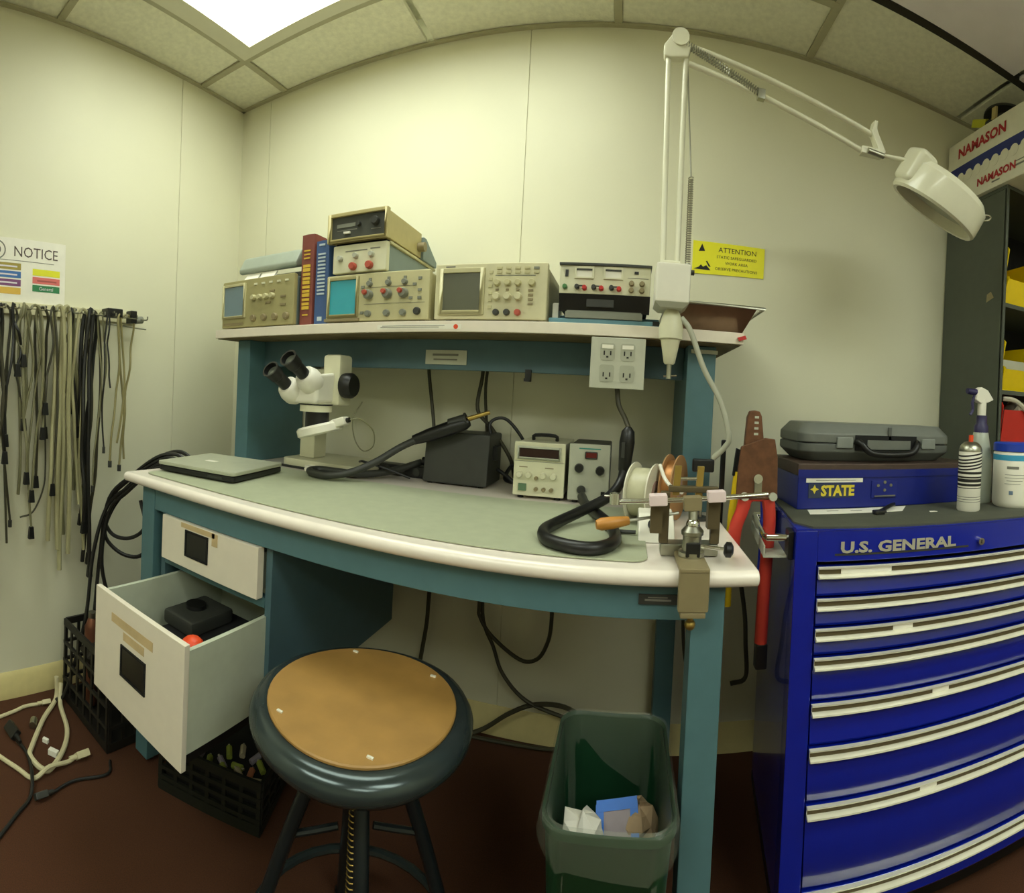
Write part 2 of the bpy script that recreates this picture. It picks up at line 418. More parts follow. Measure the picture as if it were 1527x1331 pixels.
pl = obj('name_plate', MB().box(-.560, -.438, 1.306, 1.31, 1.156, 1.196), lgrey_m, rs, bevel=.001)
obj('plate_lettering', MB().box(-.538, -.462, 1.3052, 1.306, 1.180, 1.186).box(-.535, -.465, 1.3052, 1.306, 1.168, 1.172), inkgrey, pl)
obj('hook', MB().box(-.272, -.256, 1.300, 1.31, 1.118, 1.15).box(-.272, -.256, 1.288, 1.30, 1.118, 1.126), black_m, rs)
obj('upright_cap', MB().box(.150, .216, 1.225, 1.236, 1.207, 1.216), lgrey_m, rs)

# outlet box below the shelf
t = thing('outlet_box', 'grey metal outlet box with four sockets hung under the shelf edge', 'outlet', (-.03, 1.24, 1.107))
obj('box', MB().box(-.082, .028, 1.175, 1.31, 1.112, 1.2265), grey_m, t)
fp = obj('face_plate', MB().box(-.091, .036, 1.168, 1.175, 1.107, 1.2255), lgrey_m, t, bevel=.002)
for cx, cz, lit in ((-.052, 1.192, 1), (-.005, 1.192, 1), (-.052, 1.142, 0), (-.005, 1.142, 0)):
    s_ = obj('socket', MB().prism(rrect(cx - .017, cx + .017, cz - .02, cz + .02, .006), 'y', 1.1665, 1.168), M('socket_grey', '#a6a795', .45), fp)
    if lit: obj('switch', MB().box(cx - .013, cx + .013, 1.1645, 1.1665, cz + .007, cz + .016), white_m, fp)
    obj('slot', MB().box(cx - .009, cx - .006, 1.1658, 1.1665, cz - .008, cz + .002).box(cx + .006, cx + .009, 1.1658, 1.1665, cz - .008, cz + .002).box(cx - .0025, cx + .0025, 1.1658, 1.1665, cz - .014, cz - .010), ink_m, fp)

# ------------------------------------------------------------------ instruments on the shelf
def instrument(name, label, cat, x0, x1, yf, yb, z0, z1, case, panel, lip=.006, group=None):
    t = thing(name, label, cat, ((x0 + x1) / 2, (yf + yb) / 2, z0), group=group)
    for fx in (x0 + .03, x1 - .03):
        for fy in (yf + .03, yb - .03):
            obj('foot', MB().cyl((fx, fy, z0), (fx, fy, z0 + .008), .008, n=10), black_m, t)
    obj('case', MB().box(x0 + .003, x1 - .003, yf + .02, yb, z0 + .008, z1 - .003), case, t, bevel=.006)
    p = obj('front_panel', MB().box(x0, x1, yf, yf + .02, z0 + .006, z1), panel, t, bevel=.004)
    return t, p
def screen(t, p, x0, x1, z0, z1, yf, bez, scr, b=.008):
    f = obj('screen_bezel', MB().frame(x0 - b, x1 + b, z0 - b, z1 + b, x0, x1, z0, z1, yf - .006, yf + .001), bez, t, bevel=.001)
    obj('screen', MB().box(x0, x1, yf - .0015, yf + .001, z0, z1), scr, f)
scr_blue = M('crt_blue', '#6f8591', .15, var=.02, coat=.4)
scr_cyan = M('crt_cyan', '#2fa3b5', .15, var=.02, coat=.4)
scr_grey = M('lcd_grey', '#5d5e4d', .3, var=.02)

yf = 1.19
sc1, p1 = instrument('oscilloscope', 'small olive beige oscilloscope with a blue screen at the left end of the shelf', 'oscilloscope', -1.252, -.945, yf, 1.50, ST, 1.418, blugrey_m, beige3_m, group='oscilloscopes on the shelf')
screen(sc1, p1, -1.240, -1.150, 1.302, 1.398, yf, beige_m, scr_blue)
for i in range(5): btn(sc1, -1.10 + i * .032, 1.398, yf, .013, .006, cream_m)
for i in range(4): knob(sc1, -1.105 + i * .026, 1.355, yf, .009, .014, beige_m)
for i, (a, b) in enumerate(((-.985, 1.35), (-.985, 1.325), (-1.045, 1.335), (-1.03, 1.37))): btn(sc1, a, b, yf, .02, .006, tan_m)
for i in range(4): knob(sc1, -1.105 + i * .045, 1.29, yf, .011, .01, tan_m, name='socket')
btn(sc1, -1.195, 1.275, yf, .09, .008, tan_m)

sc2, p2 = instrument('oscilloscope', 'beige oscilloscope with a bright cyan screen beside the books', 'oscilloscope', -.826, -.508, yf, 1.51, ST, 1.393, beige_m, beige_m, group='oscilloscopes on the shelf')
screen(sc2, p2, -.812, -.725, 1.283, 1.378, yf, beige3_m, scr_cyan)
obj('lower_trim', MB().box(-.826, -.712, yf - .008, yf, 1.263, 1.271), tan_m, sc2, bevel=.001)
for i, x in enumerate((-.685, -.628, -.58)):
    knob(sc2, x, 1.333, yf, .013, .018, grey_m); knob(sc2, x - .004, 1.337, yf - .018, .007, .008, pink_m)
    knob(sc2, x, 1.282, yf, .009, .012, grey_m, name='socket')
    knob(sc2, x + .002, 1.362, yf, .008, .012, grey_m); btn(sc2, x + .002, 1.374, yf, .008, .008, grey_m)
for i, (x, z) in enumerate(((-.535, 1.37), (-.535, 1.34), (-.535, 1.32), (-.55, 1.355), (-.705, 1.355), (-.705, 1.345), (-.705, 1.285), (-.56, 1.32))): btn(sc2, x, z, yf, .01, .007, grey_m)
knob(sc2, -.54, 1.285, yf, .01, .01, dgrey_m, name='socket')
obj('print', MB().box(-.7, -.52, yf - .0008, yf, 1.3075, 1.3085).box(-.7, -.55, yf - .0008, yf, 1.352, 1.353), inkgrey, sc2)

sc3, p3 = instrument('oscilloscope', 'pale beige oscilloscope with a dark grey screen in the middle of the shelf', 'oscilloscope', -.493, -.205, yf, 1.49, ST, 1.402, beige2_m, beige2_m, group='oscilloscopes on the shelf')
screen(sc3, p3, -.470, -.372, 1.285, 1.378, yf, beige_m, scr_grey, .011)
for r in range(6): btn(sc3, -.346, 1.378 - r * .017, yf, .009, .007, beige_m)
for r, z in enumerate((1.388, 1.378)):
    for i in range(5): btn(sc3, -.325 + i * .023, z, yf, .013, .0055, beige_m if i < 4 or r else grey_m)
obj('groove', MB().box(-.335, -.235, yf - .0008, yf, 1.3695, 1.3712), grey_m, sc3)
for i in range(3):
    knob(sc3, -.329 + i * .026, 1.352, yf, .0085, .012, beige_m); knob(sc3, -.329 + i * .027, 1.318, yf, .0095, .014, beige2_m)
    btn(sc3, -.329 + i * .026, 1.335, yf, .007, .005, tan_m)
    knob(sc3, -.329 + i * .027, 1.280, yf, .008, .012, (dgrey_m, dgrey_m, pink_m)[i], name='socket')
knob(sc3, -.243, 1.352, yf, .009, .012, beige_m)
for r in range(4): btn(sc3, -.245, 1.334 - r * .011, yf, .012, .005, tan_m)
obj('brand_print', MB().box(-.465, -.44, yf - .0008, yf, 1.3925, 1.3955), inkgrey, sc3)

# label printer on the first oscilloscope
t = thing('label_printer', 'grey clamshell label printer with its lid propped open on the left oscilloscope', 'printer', (-1.07, 1.33, 1.418))
obj('base', MB().prism([(1.25, 1.418), (1.46, 1.418), (1.46, 1.455), (1.25, 1.437)], 'x', -1.20, -.955), dgrey_m, t, bevel=.006)
obj('lid', MB().prism([(1.232, 1.462), (1.24, 1.448), (1.46, 1.512), (1.47, 1.538), (1.45, 1.556), (1.26, 1.508)], 'x', -1.225, -.975), M('printer_grey', '#98a092', .5, var=.04), t, bevel=.008)
obj('lid_cheek', MB().prism([(1.29, 1.44), (1.46, 1.44), (1.46, 1.525), (1.33, 1.485)], 'x', -.975, -.955), blugrey_m, t, bevel=.004)
for a, b in ((-1.19, -1.13), (-1.12, -1.06)):
    obj('paper_strip', MB().hexa([(a, 1.222, 1.420), (b, 1.222, 1.420), (b, 1.235, 1.4195), (a, 1.235, 1.4195), (a, 1.245, 1.447), (b, 1.245, 1.447), (b, 1.25, 1.447), (a, 1.25, 1.447)]), paper_m, t)

# books
def book(name, label, x0, x1, h, cover, stripes, smat, yf=1.205, d=.22):
    t = thing(name, label, 'book', ((x0 + x1) / 2, yf + d / 2, ST), group='books between the oscilloscopes')
    m = (x0 + x1) / 2
    spine = [(x0, yf + .012), (x0 + .004, yf + .004), (m, yf), (x1 - .004, yf + .004), (x1, yf + .012), (x1, yf + d), (x1 - .003, yf + d), (x1 - .003, yf + .014), (x0 + .003, yf + .014), (x0 + .003, yf + d), (x0, yf + d)]
    obj('cover', MB().prism(spine, 'z', ST, ST + h), cover, t)
    obj('pages', MB().box(x0 + .003, x1 - .003, yf + .014, yf + d - .006, ST + .004, ST + h - .005), paper_m, t)
    mb = MB()
    for z, wd, hh in stripes: mb.box(m - wd / 2, m + wd / 2, yf - .0008, yf + .006, ST + z, ST + z + hh)
    obj('spine_print', mb, smat, t)
maroon_m = M('maroon_cover', '#7d4036', .5, var=.06); bookblue_m = M('blue_cover', '#3d5a8c', .5, var=.05)
gold_m = M('gold_print', '#d8b23c', .5, var=0); pale_m = M('pale_print', '#b9c6cf', .6, var=0)
st = [(.05 + i * .0125, .026, .008 + .002 * (i % 3 == 0)) for i in range(11)] + [(.20 + i * .011, .022, .004) for i in range(3)] + [(.032, .02, .004)]
book('book', 'thick maroon book with gold spine lettering', -.938, -.886, .272, maroon_m, st, gold_m)
st = [(.09 + i * .0105, .026, .005) for i in range(12)] + [(.232, .02, .006), (.014, .016, .012)]
book('book', 'blue book with pale spine lettering right of the maroon one', -.884, -.832, .247, bookblue_m, st, pale_m)

# generators stacked on the second oscilloscope
z0 = 1.393
t, p = instrument('pulse_generator', 'grey sided pulse generator with red knobs on the cyan-screen oscilloscope', 'instrument', -.812, -.640, 1.195, 1.535, z0, 1.478, blugrey_m, cream_m)
obj('top_cover', MB().box(-.812, -.638, 1.215, 1.537, 1.474, 1.482), beige_m, t, bevel=.002)
for x in (-.785, -.735, -.685): knob(t, x, 1.44 + .004 * (x > -.75), 1.195, .008, .012, lgrey_m)
for x in (-.742, -.69): knob(t, x, 1.415, 1.195, .011, .014, pink_m)
obj('print', MB().box(-.77, -.70, 1.1942, 1.195, 1.457, 1.460).box(-.69, -.66, 1.1942, 1.195, 1.459, 1.462), inkgrey, t)
ycov = M('yellowed_cover', '#b8ab76', .5, var=.06); facem = M('dark_face', '#3d3f38', .5, var=.05)
t = thing('frequency_counter', 'yellowed instrument with a black face on top of the pulse generator', 'instrument', (-.72, 1.32, 1.482))
obj('case', MB().box(-.824, -.640, 1.20, 1.42, 1.487, 1.562), ycov, t, bevel=.003)
obj('front_frame', MB().frame(-.828, -.636, 1.484, 1.565, -.817, -.645, 1.494, 1.556, 1.185, 1.20), ycov, t, bevel=.001)
fc = obj('face', MB().box(-.817, -.645, 1.193, 1.2, 1.494, 1.556), facem, t)
knob(t, -.675, 1.532, 1.193, .012, .014, dgrey_m); knob(t, -.728, 1.530, 1.193, .007, .01, dgrey_m)
obj('display', MB().box(-.80, -.74, 1.1915, 1.193, 1.526, 1.536), grey_m, fc)
obj('switch', MB().box(-.775, -.755, 1.187, 1.193, 1.507, 1.513), white_m, fc)
obj('print', MB().box(-.80, -.735, 1.1922, 1.193, 1.517, 1.519).box(-.69, -.66, 1.1922, 1.193, 1.512, 1.514), inkgrey, fc)
obj('heat_sink', MB().prism([(1.42, 1.482), (1.53, 1.482), (1.53, 1.50), (1.44, 1.552), (1.42, 1.552)], 'x', -.80, -.632), blugrey_m, t, bevel=.003)
obj('side_knob', MB().cyl((-.64, 1.40, 1.515), (-.618, 1.40, 1.515), .014, n=16), tan_m, t)
for a in (1.21, 1.38): obj('foot', MB().box(-.81, -.65, a, a + .02, 1.482, 1.487), black_m, t)

# triple power supply on a blue case
bcm = M('pale_blue_case', '#5f8a97', .5, var=.05)
t = thing('blue_equipment_case', 'flat pale blue case beneath the triple power supply', 'case', (-.065, 1.36, ST))
obj('lower_half', MB().box(-.20, .072, 1.20, 1.50, ST, 1.272), bcm, t, bevel=.003)
obj('lid', MB().box(-.197, .069, 1.26, 1.50, 1.272, 1.288), bcm, t, bevel=.003)
obj('catch', MB().box(.05, .066, 1.194, 1.20, 1.262, 1.272), black_m, t)
solo('white_adapter', MB().box(-.196, -.180, 1.225, 1.255, 1.2725, 1.312), white_m, 'small white block at the left of the triple power supply', 'adapter', bevel=.003)
t = thing('triple_power_supply', 'cream triple output power supply with two meters and a black sloping base', 'power supply', (-.07, 1.34, 1.288))
sl = .012
obj('case', MB().box(-.174, .036, 1.215, 1.49, 1.292, 1.397), dgrey_m, t, bevel=.003)
obj('top_cover', MB().box(-.178, .042, 1.188, 1.49, 1.397, 1.402), dgrey_m, t)
fpn = obj('front_panel', MB().box(-.177, .040, 1.195, 1.215, 1.330, 1.398), cream_m, t, bevel=.002)
obj('plinth', MB().prism([(1.196, 1.330), (1.216, 1.330), (1.216, 1.290), (1.208, 1.290)], 'x', -.177, .041), black_m, t)
obj('plinth_badge', MB().box(-.11, -.045, 1.196, 1.20, 1.300, 1.318), dgrey_m, t)
obj('base_plate', MB().box(-.158, .022, 1.205, 1.235, 1.2885, 1.292), grey_m, t)
for a in (-.137, -.068):
    mt = obj('meter', MB().frame(a - .004, a + .042, 1.366, 1.394, a, a + .038, 1.369, 1.389, 1.190, 1.195), cream_m, fpn)
    obj('meter_window', MB().box(a, a + .038, 1.193, 1.195, 1.369, 1.389), paper_m, fpn)
    obj('meter_top', MB().box(a, a + .038, 1.191, 1.1935, 1.385, 1.389), dgrey_m, fpn)
for a in (-.134, -.094, -.052):
    knob(t, a, 1.345, 1.195, .006, .016, dgrey_m, 'terminal'); knob(t, a + .018, 1.343, 1.195, .006, .016, red_m, 'terminal')
    obj('shorting_link', MB().box(a, a + .018, 1.183, 1.186, 1.345, 1.348), dgrey_m, t)
for a in (-.005, .020):
    for b in (1.358, 1.342): knob(t, a, b, 1.195, .0065, .012, tan_m)
btn(t, -.160, 1.378, 1.195, .007, .016, black_m, name='power_switch'); knob(t, -.163, 1.345, 1.195, .006, .014, green_m, 'terminal')
btn(t, .006, 1.384, 1.195, .01, .006, black_m)
obj('print', MB().box(-.015, .035, 1.1942, 1.195, 1.371, 1.372), inkgrey, fpn)
solo('grey_base_block', MB().box(-.160, .025, 1.196, 1.204, 1.2725, 1.2875), grey_m, 'grey bar in front of the blue case under the triple power supply', 'bar', bevel=.001)

# metal tray at the right end
pan_m = M('brown_reflection_pan', '#8c7560', .28, .9, var=.1)  # steel tinted brown to paint in what its faces reflect
t = thing('metal_tray', 'metal tray with painted brown reflections and a flared rim at the right end of the shelf', 'tray', (.2, 1.35, ST))
bx0, bx1, by0, by1, tx0, tx1, ty0, ty1 = .12, .272, 1.235, 1.50, .085, .305, 1.20, 1.535
pan = MB(); zt = 1.325
ring = lambda a0, a1, b0, b1, z: [(a0, b0, z), (a1, b0, z), (a1, b1, z), (a0, b1, z)]
vs = ring(bx0, bx1, by0, by1, ST) + ring(tx0, tx1, ty0, ty1, zt) + ring(tx0 + .003, tx1 - .003, ty0 + .003, ty1 - .003, zt) + ring(bx0 + .003, bx1 - .003, by0 + .003, by1 - .003, ST + .004)
fs = [(3, 2, 1, 0), (12, 13, 14, 15)]
for k in (0, 4, 8):
    for i in range(4): fs.append((k + i, k + (i + 1) % 4, k + 4 + (i + 1) % 4, k + 4 + i))
obj('pan', pan.add(vs, fs), pan_m, t)
rim = MB().tube([(tx0, ty0, zt), (tx1 + .018, ty0, zt), (tx1 + .018, ty1, zt), (tx0, ty1, zt)], .004, 8, 1, True)
obj('rolled_rim', rim, steel_m, t)
obj('papers', MB().box(.13, .265, 1.25, 1.49, ST + .005, ST + .025), M('brown_papers', '#7b6248', .8), t)
solo('red_tag', MB().obox((.262, 1.166, 1.243), (.009, 0, .003), (0, .004, 0), (-.002, 0, .004)), red_m, 'tiny red tag on the right front corner of the shelf', 'tag')

# ------------------------------------------------------------------ things on the bench
MT = BT + .003
solo('bench_mat', MB().prism(rrect(-1.165, .048, .826, 1.24, .025), 'z', BT, MT), mat_m, 'grey rubber work mat covering the front of the bench', 'mat', bevel=.001)

# closed laptop
t = thing('laptop', 'closed grey laptop lying on the left end of the bench', 'laptop', (-1.055, 1.02, MT), rz=9, local=True)
obj('base', MB().prism(rrect(-.135, .135, -.125, .125, .012), 'z', .004, .018), black_m, t, bevel=.002)
ld_ = obj('lid', MB().prism(rrect(-.137, .137, -.127, .125, .012), 'z', .020, .030), M('laptop_lid', '#aeb09a', .4, 0., var=.04), t, bevel=.002)
obj('sticker', MB().box(-.045, -.01, -.02, .0, .030, .0305), paper_m, ld_)
obj('port', MB().box(.05, .10, -.1262, -.125, .008, .014), dgrey_m, t)
for a, b in ((-.11, -.10), (.11, -.10), (-.11, .10), (.11, .10)): obj('foot', MB().cyl((a, b, 0), (a, b, .004), .008, n=8), black_m, t)

def cable(name, label, pts, r, mat, cat='cable', group=None, ends=(), n=8, sub=6):
    """a cord; ends: (point, direction, kind) plugs as parts"""
    if not ends:
        return solo(name, MB().tube(pts, r, n, sub), mat, label, cat, loc=tuple(pts[0]), group=group)
    t = thing(name, label, cat, tuple(pts[0]), group=group)
    obj('cord', MB().tube(pts, r, n, sub), mat, t)
    for p, d, l, rr, m in ends:
        d = Vector(d).normalized(); p = Vector(p)
        a = d.orthogonal().normalized(); b = d.cross(a)
        obj('plug', MB().obox(p + d * l / 2, a * rr, b * rr * .7, d * l / 2), m, t, bevel=rr * .25)
        obj('strain_relief', MB().cyl(p, p - d * l * .5, rr * .55, r * 1.05, n=10), m, t)
    return t

solo('white_usb_plug', MB().box(-.925, -.90, 1.255, 1.28, BT, BT + .018).box(-.918, -.907, 1.243, 1.255, BT + .004, BT + .013), white_m, 'small white plug lying between the laptop and the microscope base', 'plug', bevel=.001)

# stereo microscope
t = thing('stereo_microscope', 'cream stereo microscope with black eyepieces and a white ring light', 'microscope', (-.88, 1.37, BT))
obj('base', MB().prism(rrect(-1.04, -.745, 1.28, 1.49, .02), 'z', BT, BT + .03), cream_m, t, bevel=.004)
obj('pillar_foot', MB().box(-1.005, -.945, 1.33, 1.40, BT + .03, .935), cream_m, t, bevel=.005)
obj('column', MB().cyl((-.975, 1.365, .93), (-.975, 1.365, 1.195), .015, n=20), lgrey_m, t)
obj('column_cap', MB().cyl((-.975, 1.365, 1.195), (-.975, 1.365, 1.213), .018, n=20), white_m, t)
obj('carrier', MB().hexa([(-1.0, 1.335, 1.085), (-.80, 1.235, 1.085), (-.78, 1.27, 1.085), (-.96, 1.395, 1.085), (-1.0, 1.335, 1.135), (-.80, 1.235, 1.135), (-.78, 1.27, 1.135), (-.96, 1.395, 1.135)]), cream_m, t, bevel=.006)
obj('focus_block', MB().box(-.828, -.768, 1.19, 1.26, 1.025, 1.172), cream_m, t, bevel=.01)
fk = obj('focus_knob', MB().lathe([(.034, 0), (.036, .006), (.036, .026), (.03, .034), (1e-7, .034)], (-.768, 1.215, 1.085), (1, 0, 0), 24), black_m, t)
obj('stage_screw', MB().cyl((-.99, 1.335, 1.11), (-1.005, 1.31, 1.11), .012, n=14), black_m, t)
obj('head', MB().hexa([(-.905, 1.11, 1.03), (-.79, 1.11, 1.03), (-.79, 1.24, 1.03), (-.905, 1.24, 1.03), (-.915, 1.11, 1.07), (-.785, 1.11, 1.115), (-.785, 1.24, 1.125), (-.905, 1.24, 1.10)]), white_m, t, bevel=.012, seg=3)
d = Vector((-.06, -.84, .52)).normalized()
for p in (Vector((-.882, 1.125, 1.062)), Vector((-.818, 1.12, 1.092))):
    h_ = obj('prism_housing', MB().lathe([(1e-7, -.03), (.026, -.028), (.035, -.012), (.036, .010), (.03, .03), (.024, .035), (1e-7, .035)], p, d, 24), white_m, t)
    e_ = obj('eyepiece', MB().lathe([(.018, .03), (.018, .075), (.021, .078), (.023, .105), (.025, .112), (.020, .112), (.018, .098), (1e-7, .098)], p, d, 24), black_m, t)
    obj('eye_lens', MB().cyl(p + d * .098, p + d * .0995, .016, n=20), glass_m, e_)
obj('dovetail', MB().cyl((-.828, 1.165, 1.008), (-.828, 1.165, 1.032), .046, n=24), cream_m, t)
obj('seam_ring', MB().cyl((-.828, 1.165, 1.026), (-.828, 1.165, 1.030), .0475, n=24), black_m, t)
obj('objective', MB().lathe([(.034, 0), (.034, -.045), (.031, -.05), (1e-7, -.05)], (-.822, 1.165, 1.010), (.0, 0, 1), 24), black_m, t)
ax = Vector((-.26, -.06, .95)).normalized()
rl = obj('ring_light', MB().lathe([(.033, .012), (.06, .012), (.066, .006), (.066, -.012), (.06, -.016), (.04, -.016), (.033, -.01), (.033, .012)], (-.812, 1.165, .960), ax, 32), white_m, t)
obj('lamp_end', MB().obox((-.745, 1.165, .983), (.022, 0, .007), (0, .016, 0), (-.003, 0, .011)), white_m, rl, bevel=.004)
obj('connector', MB().cyl((-.723, 1.165, .990), (-.714, 1.165, .992), .007, n=12), black_m, rl)
cable('ring_light_cord', 'thin cord looping from the microscope ring light down to the bench', [(-.712, 1.165, .993), (-.69, 1.18, .995), (-.665, 1.21, .965), (-.675, 1.235, .92), (-.715, 1.25, .90), (-.745, 1.25, .93), (-.755, 1.25, .99), (-.74, 1.275, 1.04)], .0018, gcable_m, n=6)
cable('black_bench_cord', 'thin black cord crossing the bench in front of the microscope', [(-1.10, 1.27, .8215), (-1.0, 1.2725, .8195), (-.9, 1.2735, .8195), (-.80, 1.2735, .8195), (-.735, 1.285, .8195), (-.715, 1.33, .8195)], .004, bcable_m)
cable('brown_bench_cord', 'dark cord running from the microscope base to the black hot air station', [(-.755, 1.30, .86), (-.72, 1.27, .866), (-.66, 1.31, .845), (-.60, 1.33, .825)], .0035, bcable_m)
# power strip behind
t = thing('power_strip', 'black power strip lying on the bench between the microscope and the hot air station', 'power strip', (-.66, 1.42, BT))
obj('body', MB().box(-.74, -.575, 1.395, 1.44, BT, BT + .035), black_m, t, bevel=.004)
for i in range(3): obj('socket', MB().cyl((-.71 + i * .05, 1.395, BT + .018), (-.71 + i * .05, 1.3935, BT + .018), .012, n=14), dgrey_m, t)

# hot air station
t = thing('hot_air_station', 'dark grey sloping hot air rework station in the middle of the bench', 'soldering station', (-.46, 1.41, BT))
obj('body', MB().prism([(1.345, BT + .004), (1.50, BT + .004), (1.50, .965), (1.365, .965)], 'x', -.57, -.375), dgrey_m, t, bevel=.006)
for a in (-.55, -.395):
    for b in (1.36, 1.48): obj('foot', MB().cyl((a, b, BT), (a, b, BT + .006), .008, n=8), black_m, t)
obj('side_cradle', MB().box(-.375, -.362, 1.40, 1.44, .89, .93), black_m, t)
obj('hose_socket', MB().cyl((-.57, 1.42, .865), (-.60, 1.42, .865), .014, n=14), black_m, t)
t = thing('hot_air_gun', 'black hot air hand piece resting on the dark station with a thick grey hose', 'hot air gun', (-.47, 1.36, .966))
obj('handle', MB().lathe([(.012, 0), (.018, .012), (.021, .05), (.019, .12), (.014, .17), (1e-7, .172)], (-.43, 1.335, 1.0), (-.92, -.12, -.36), 18), black_m, t)
obj('barrel', MB().lathe([(.017, -.012), (.017, .035), (.02, .036), (.02, .04), (1e-7, .04)], (-.475, 1.33, .993), (.93, .12, .34), 18), dgrey_m, t)
obj('nozzle', MB().cyl((-.44, 1.336, 1.006), (-.375, 1.345, 1.03), .0075, .006, n=14), brass_m, t)
obj('hose', MB().tube([(-.575, 1.315, .942), (-.62, 1.29, .915), (-.67, 1.25, .875), (-.72, 1.20, .845), (-.775, 1.165, .832), (-.835, 1.175, .830), (-.872, 1.21, .8295), (-.86, 1.247, .8295), (-.80, 1.255, .8295), (-.73, 1.267, .8295), (-.68, 1.32, .834), (-.645, 1.37, .845), (-.605, 1.418, .862)], .0105, 12, 8), dgrey_m, t)
cable('station_cord', 'black cord arching over the dark station to the bench power supply', [(-.37, 1.42, .91), (-.40, 1.44, .99), (-.36, 1.46, 1.01), (-.31, 1.47, .96), (-.285, 1.48, .90), (-.28, 1.49, .83)], .005, bcable_m)
for i, (lab, pts, r) in enumerate((
    ('grey cord hanging behind the shelf rail left of the name plate', [(-.628, 1.5, 1.20), (-.628, 1.5, 1.142), (-.613, 1.5, 1.045), (-.597, 1.49, .96), (-.585, 1.48, .83)], .006),
    ('pair of olive cords hanging behind the rail right of the name plate', [(-.436, 1.47, 1.20), (-.436, 1.46, 1.131), (-.443, 1.45, 1.033), (-.40, 1.47, .976), (-.345, 1.49, .89), (-.33, 1.50, .83)], .006),
    ('thin olive cord hanging straight down behind the dark station', [(-.425, 1.49, 1.20), (-.43, 1.48, 1.10), (-.428, 1.50, 1.0), (-.42, 1.515, .90)], .005))):
    cable('loose_cable', lab, pts, r, dcable_m, group='cords behind the bench')
cable('adapter_cord', 'tangled black cord between the dark station and the bench power supply', [(-.37, 1.44, .86), (-.34, 1.43, .845), (-.31, 1.42, .83), (-.30, 1.45, .85), (-.33, 1.47, .87), (-.35, 1.46, .83), (-.30, 1.44, .822)], .006, bcable_m)

# bench power supply
def bench_box(name, label, x0, x1, yf, yb, z1, case, panel):
    t = thing(name, label, 'power supply', ((x0 + x1) / 2, (yf + yb) / 2, BT))
    for a in (x0 + .018, x1 - .018):
        for b in (yf + .02, yb - .02): obj('foot', MB().cyl((a, b, BT), (a, b, BT + .010), .008, n=10), black_m, t)
    obj('case', MB().box(x0 + .002, x1 - .002, yf + .012, yb, BT + .010, z1 - .002), case, t, bevel=.004)
    p = obj('front_panel', MB().box(x0, x1, yf, yf + .014, BT + .008, z1), panel, t, bevel=.003)
    return t, p
ly = 1.275
t, p = bench_box('bench_power_supply', 'cream bench power supply with a dark red display', -.284, -.150, ly, 1.50, .962, cream_m, cream_m)
screen(t, p, -.270, -.166, .923, .946, ly, lgrey_m, ledoff_m, .005)
obj('panel_split', MB().box(-.282, -.152, ly - .0008, ly, .9115, .9125), inkgrey, t)
for a in (-.267, -.243, -.205, -.178): knob(t, a, .877, ly, .0085, .012, cream_m)
for a in (-.258, -.19): btn(t, a, .897, ly, .022, .002, tan_m, .001, 'mark')
knob(t, -.223, .870, ly, .005, .01, tan_m)
btn(t, -.258, .845, ly, .02, .018, M('green_button', '#5d7a5c', .5), .006, 'power_button')
for a in (-.222, -.202, -.182): knob(t, a, .842, ly, .0055, .012, tan_m, 'terminal')
obj('carry_handle', MB().tube([(-.25, 1.36, .962), (-.245, 1.355, .975), (-.19, 1.355, .975), (-.185, 1.36, .962)], .005, 8, 3), black_m, t)
t, p = bench_box('soldering_station', 'white fronted soldering station with a red digital display', -.140, -.036, ly - .005, 1.46, .966, dgrey_m, lgrey_m)
screen(t, p, -.097, -.070, .932, .945, ly - .005, dgrey_m, ledred_m, .002)
for a in (-.113, -.060): knob(t, a, .905 if a < -.1 else .901, ly - .005, .0115, .014, black_m)
knob(t, -.105, .850, ly - .005, .011, .012, dgrey_m, 'socket')
obj('brand_print', MB().box(-.115, -.06, ly - .0058, ly - .005, .953, .956), M('teal_ink', '#3d8f86', .6, var=0), t)
obj('power_switch', MB().box(-.055, -.045, ly - .010, ly - .005, .832, .848), black_m, t)

# fume hose / desoldering handle hanging below the outlet box
t = thing('desoldering_gun', 'black hand piece and thick black hose looping over the mat', 'tool', (-.06, 1.0, MT))
obj('handle', MB().lathe([(.007, 0), (.015, .01), (.018, .035), (.017, .055), (.014, .10), (.012, .105), (1e-7, .106)], (.006, 1.165, 1.02), (-.05, .02, -1), 18), black_m, t)
obj('trigger', MB().box(-.008, .0, 1.145, 1.152, .95, .985), dgrey_m, t)
obj('hose', MB().tube([(.001, 1.166, .925), (-.005, 1.155, .895), (-.03, 1.12, .865), (-.085, 1.06, .842), (-.128, .985, .831), (-.142, .93, .8295), (-.128, .872, .8295), (-.082, .840, .8295), (-.038, .842, .8295), (-.010, .893, .8295), (-.018, .99, .8295), (-.050, 1.09, .830), (-.085, 1.18, .832), (-.10, 1.24, .838)], .0115, 14, 8), black_m, t)
obj('supply_cord', MB().tube([(-.026, 1.20, 1.108), (-.020, 1.195, 1.07), (-.004, 1.18, 1.04), (.006, 1.165, 1.018)], .006, 10, 6), dcable_m, t)

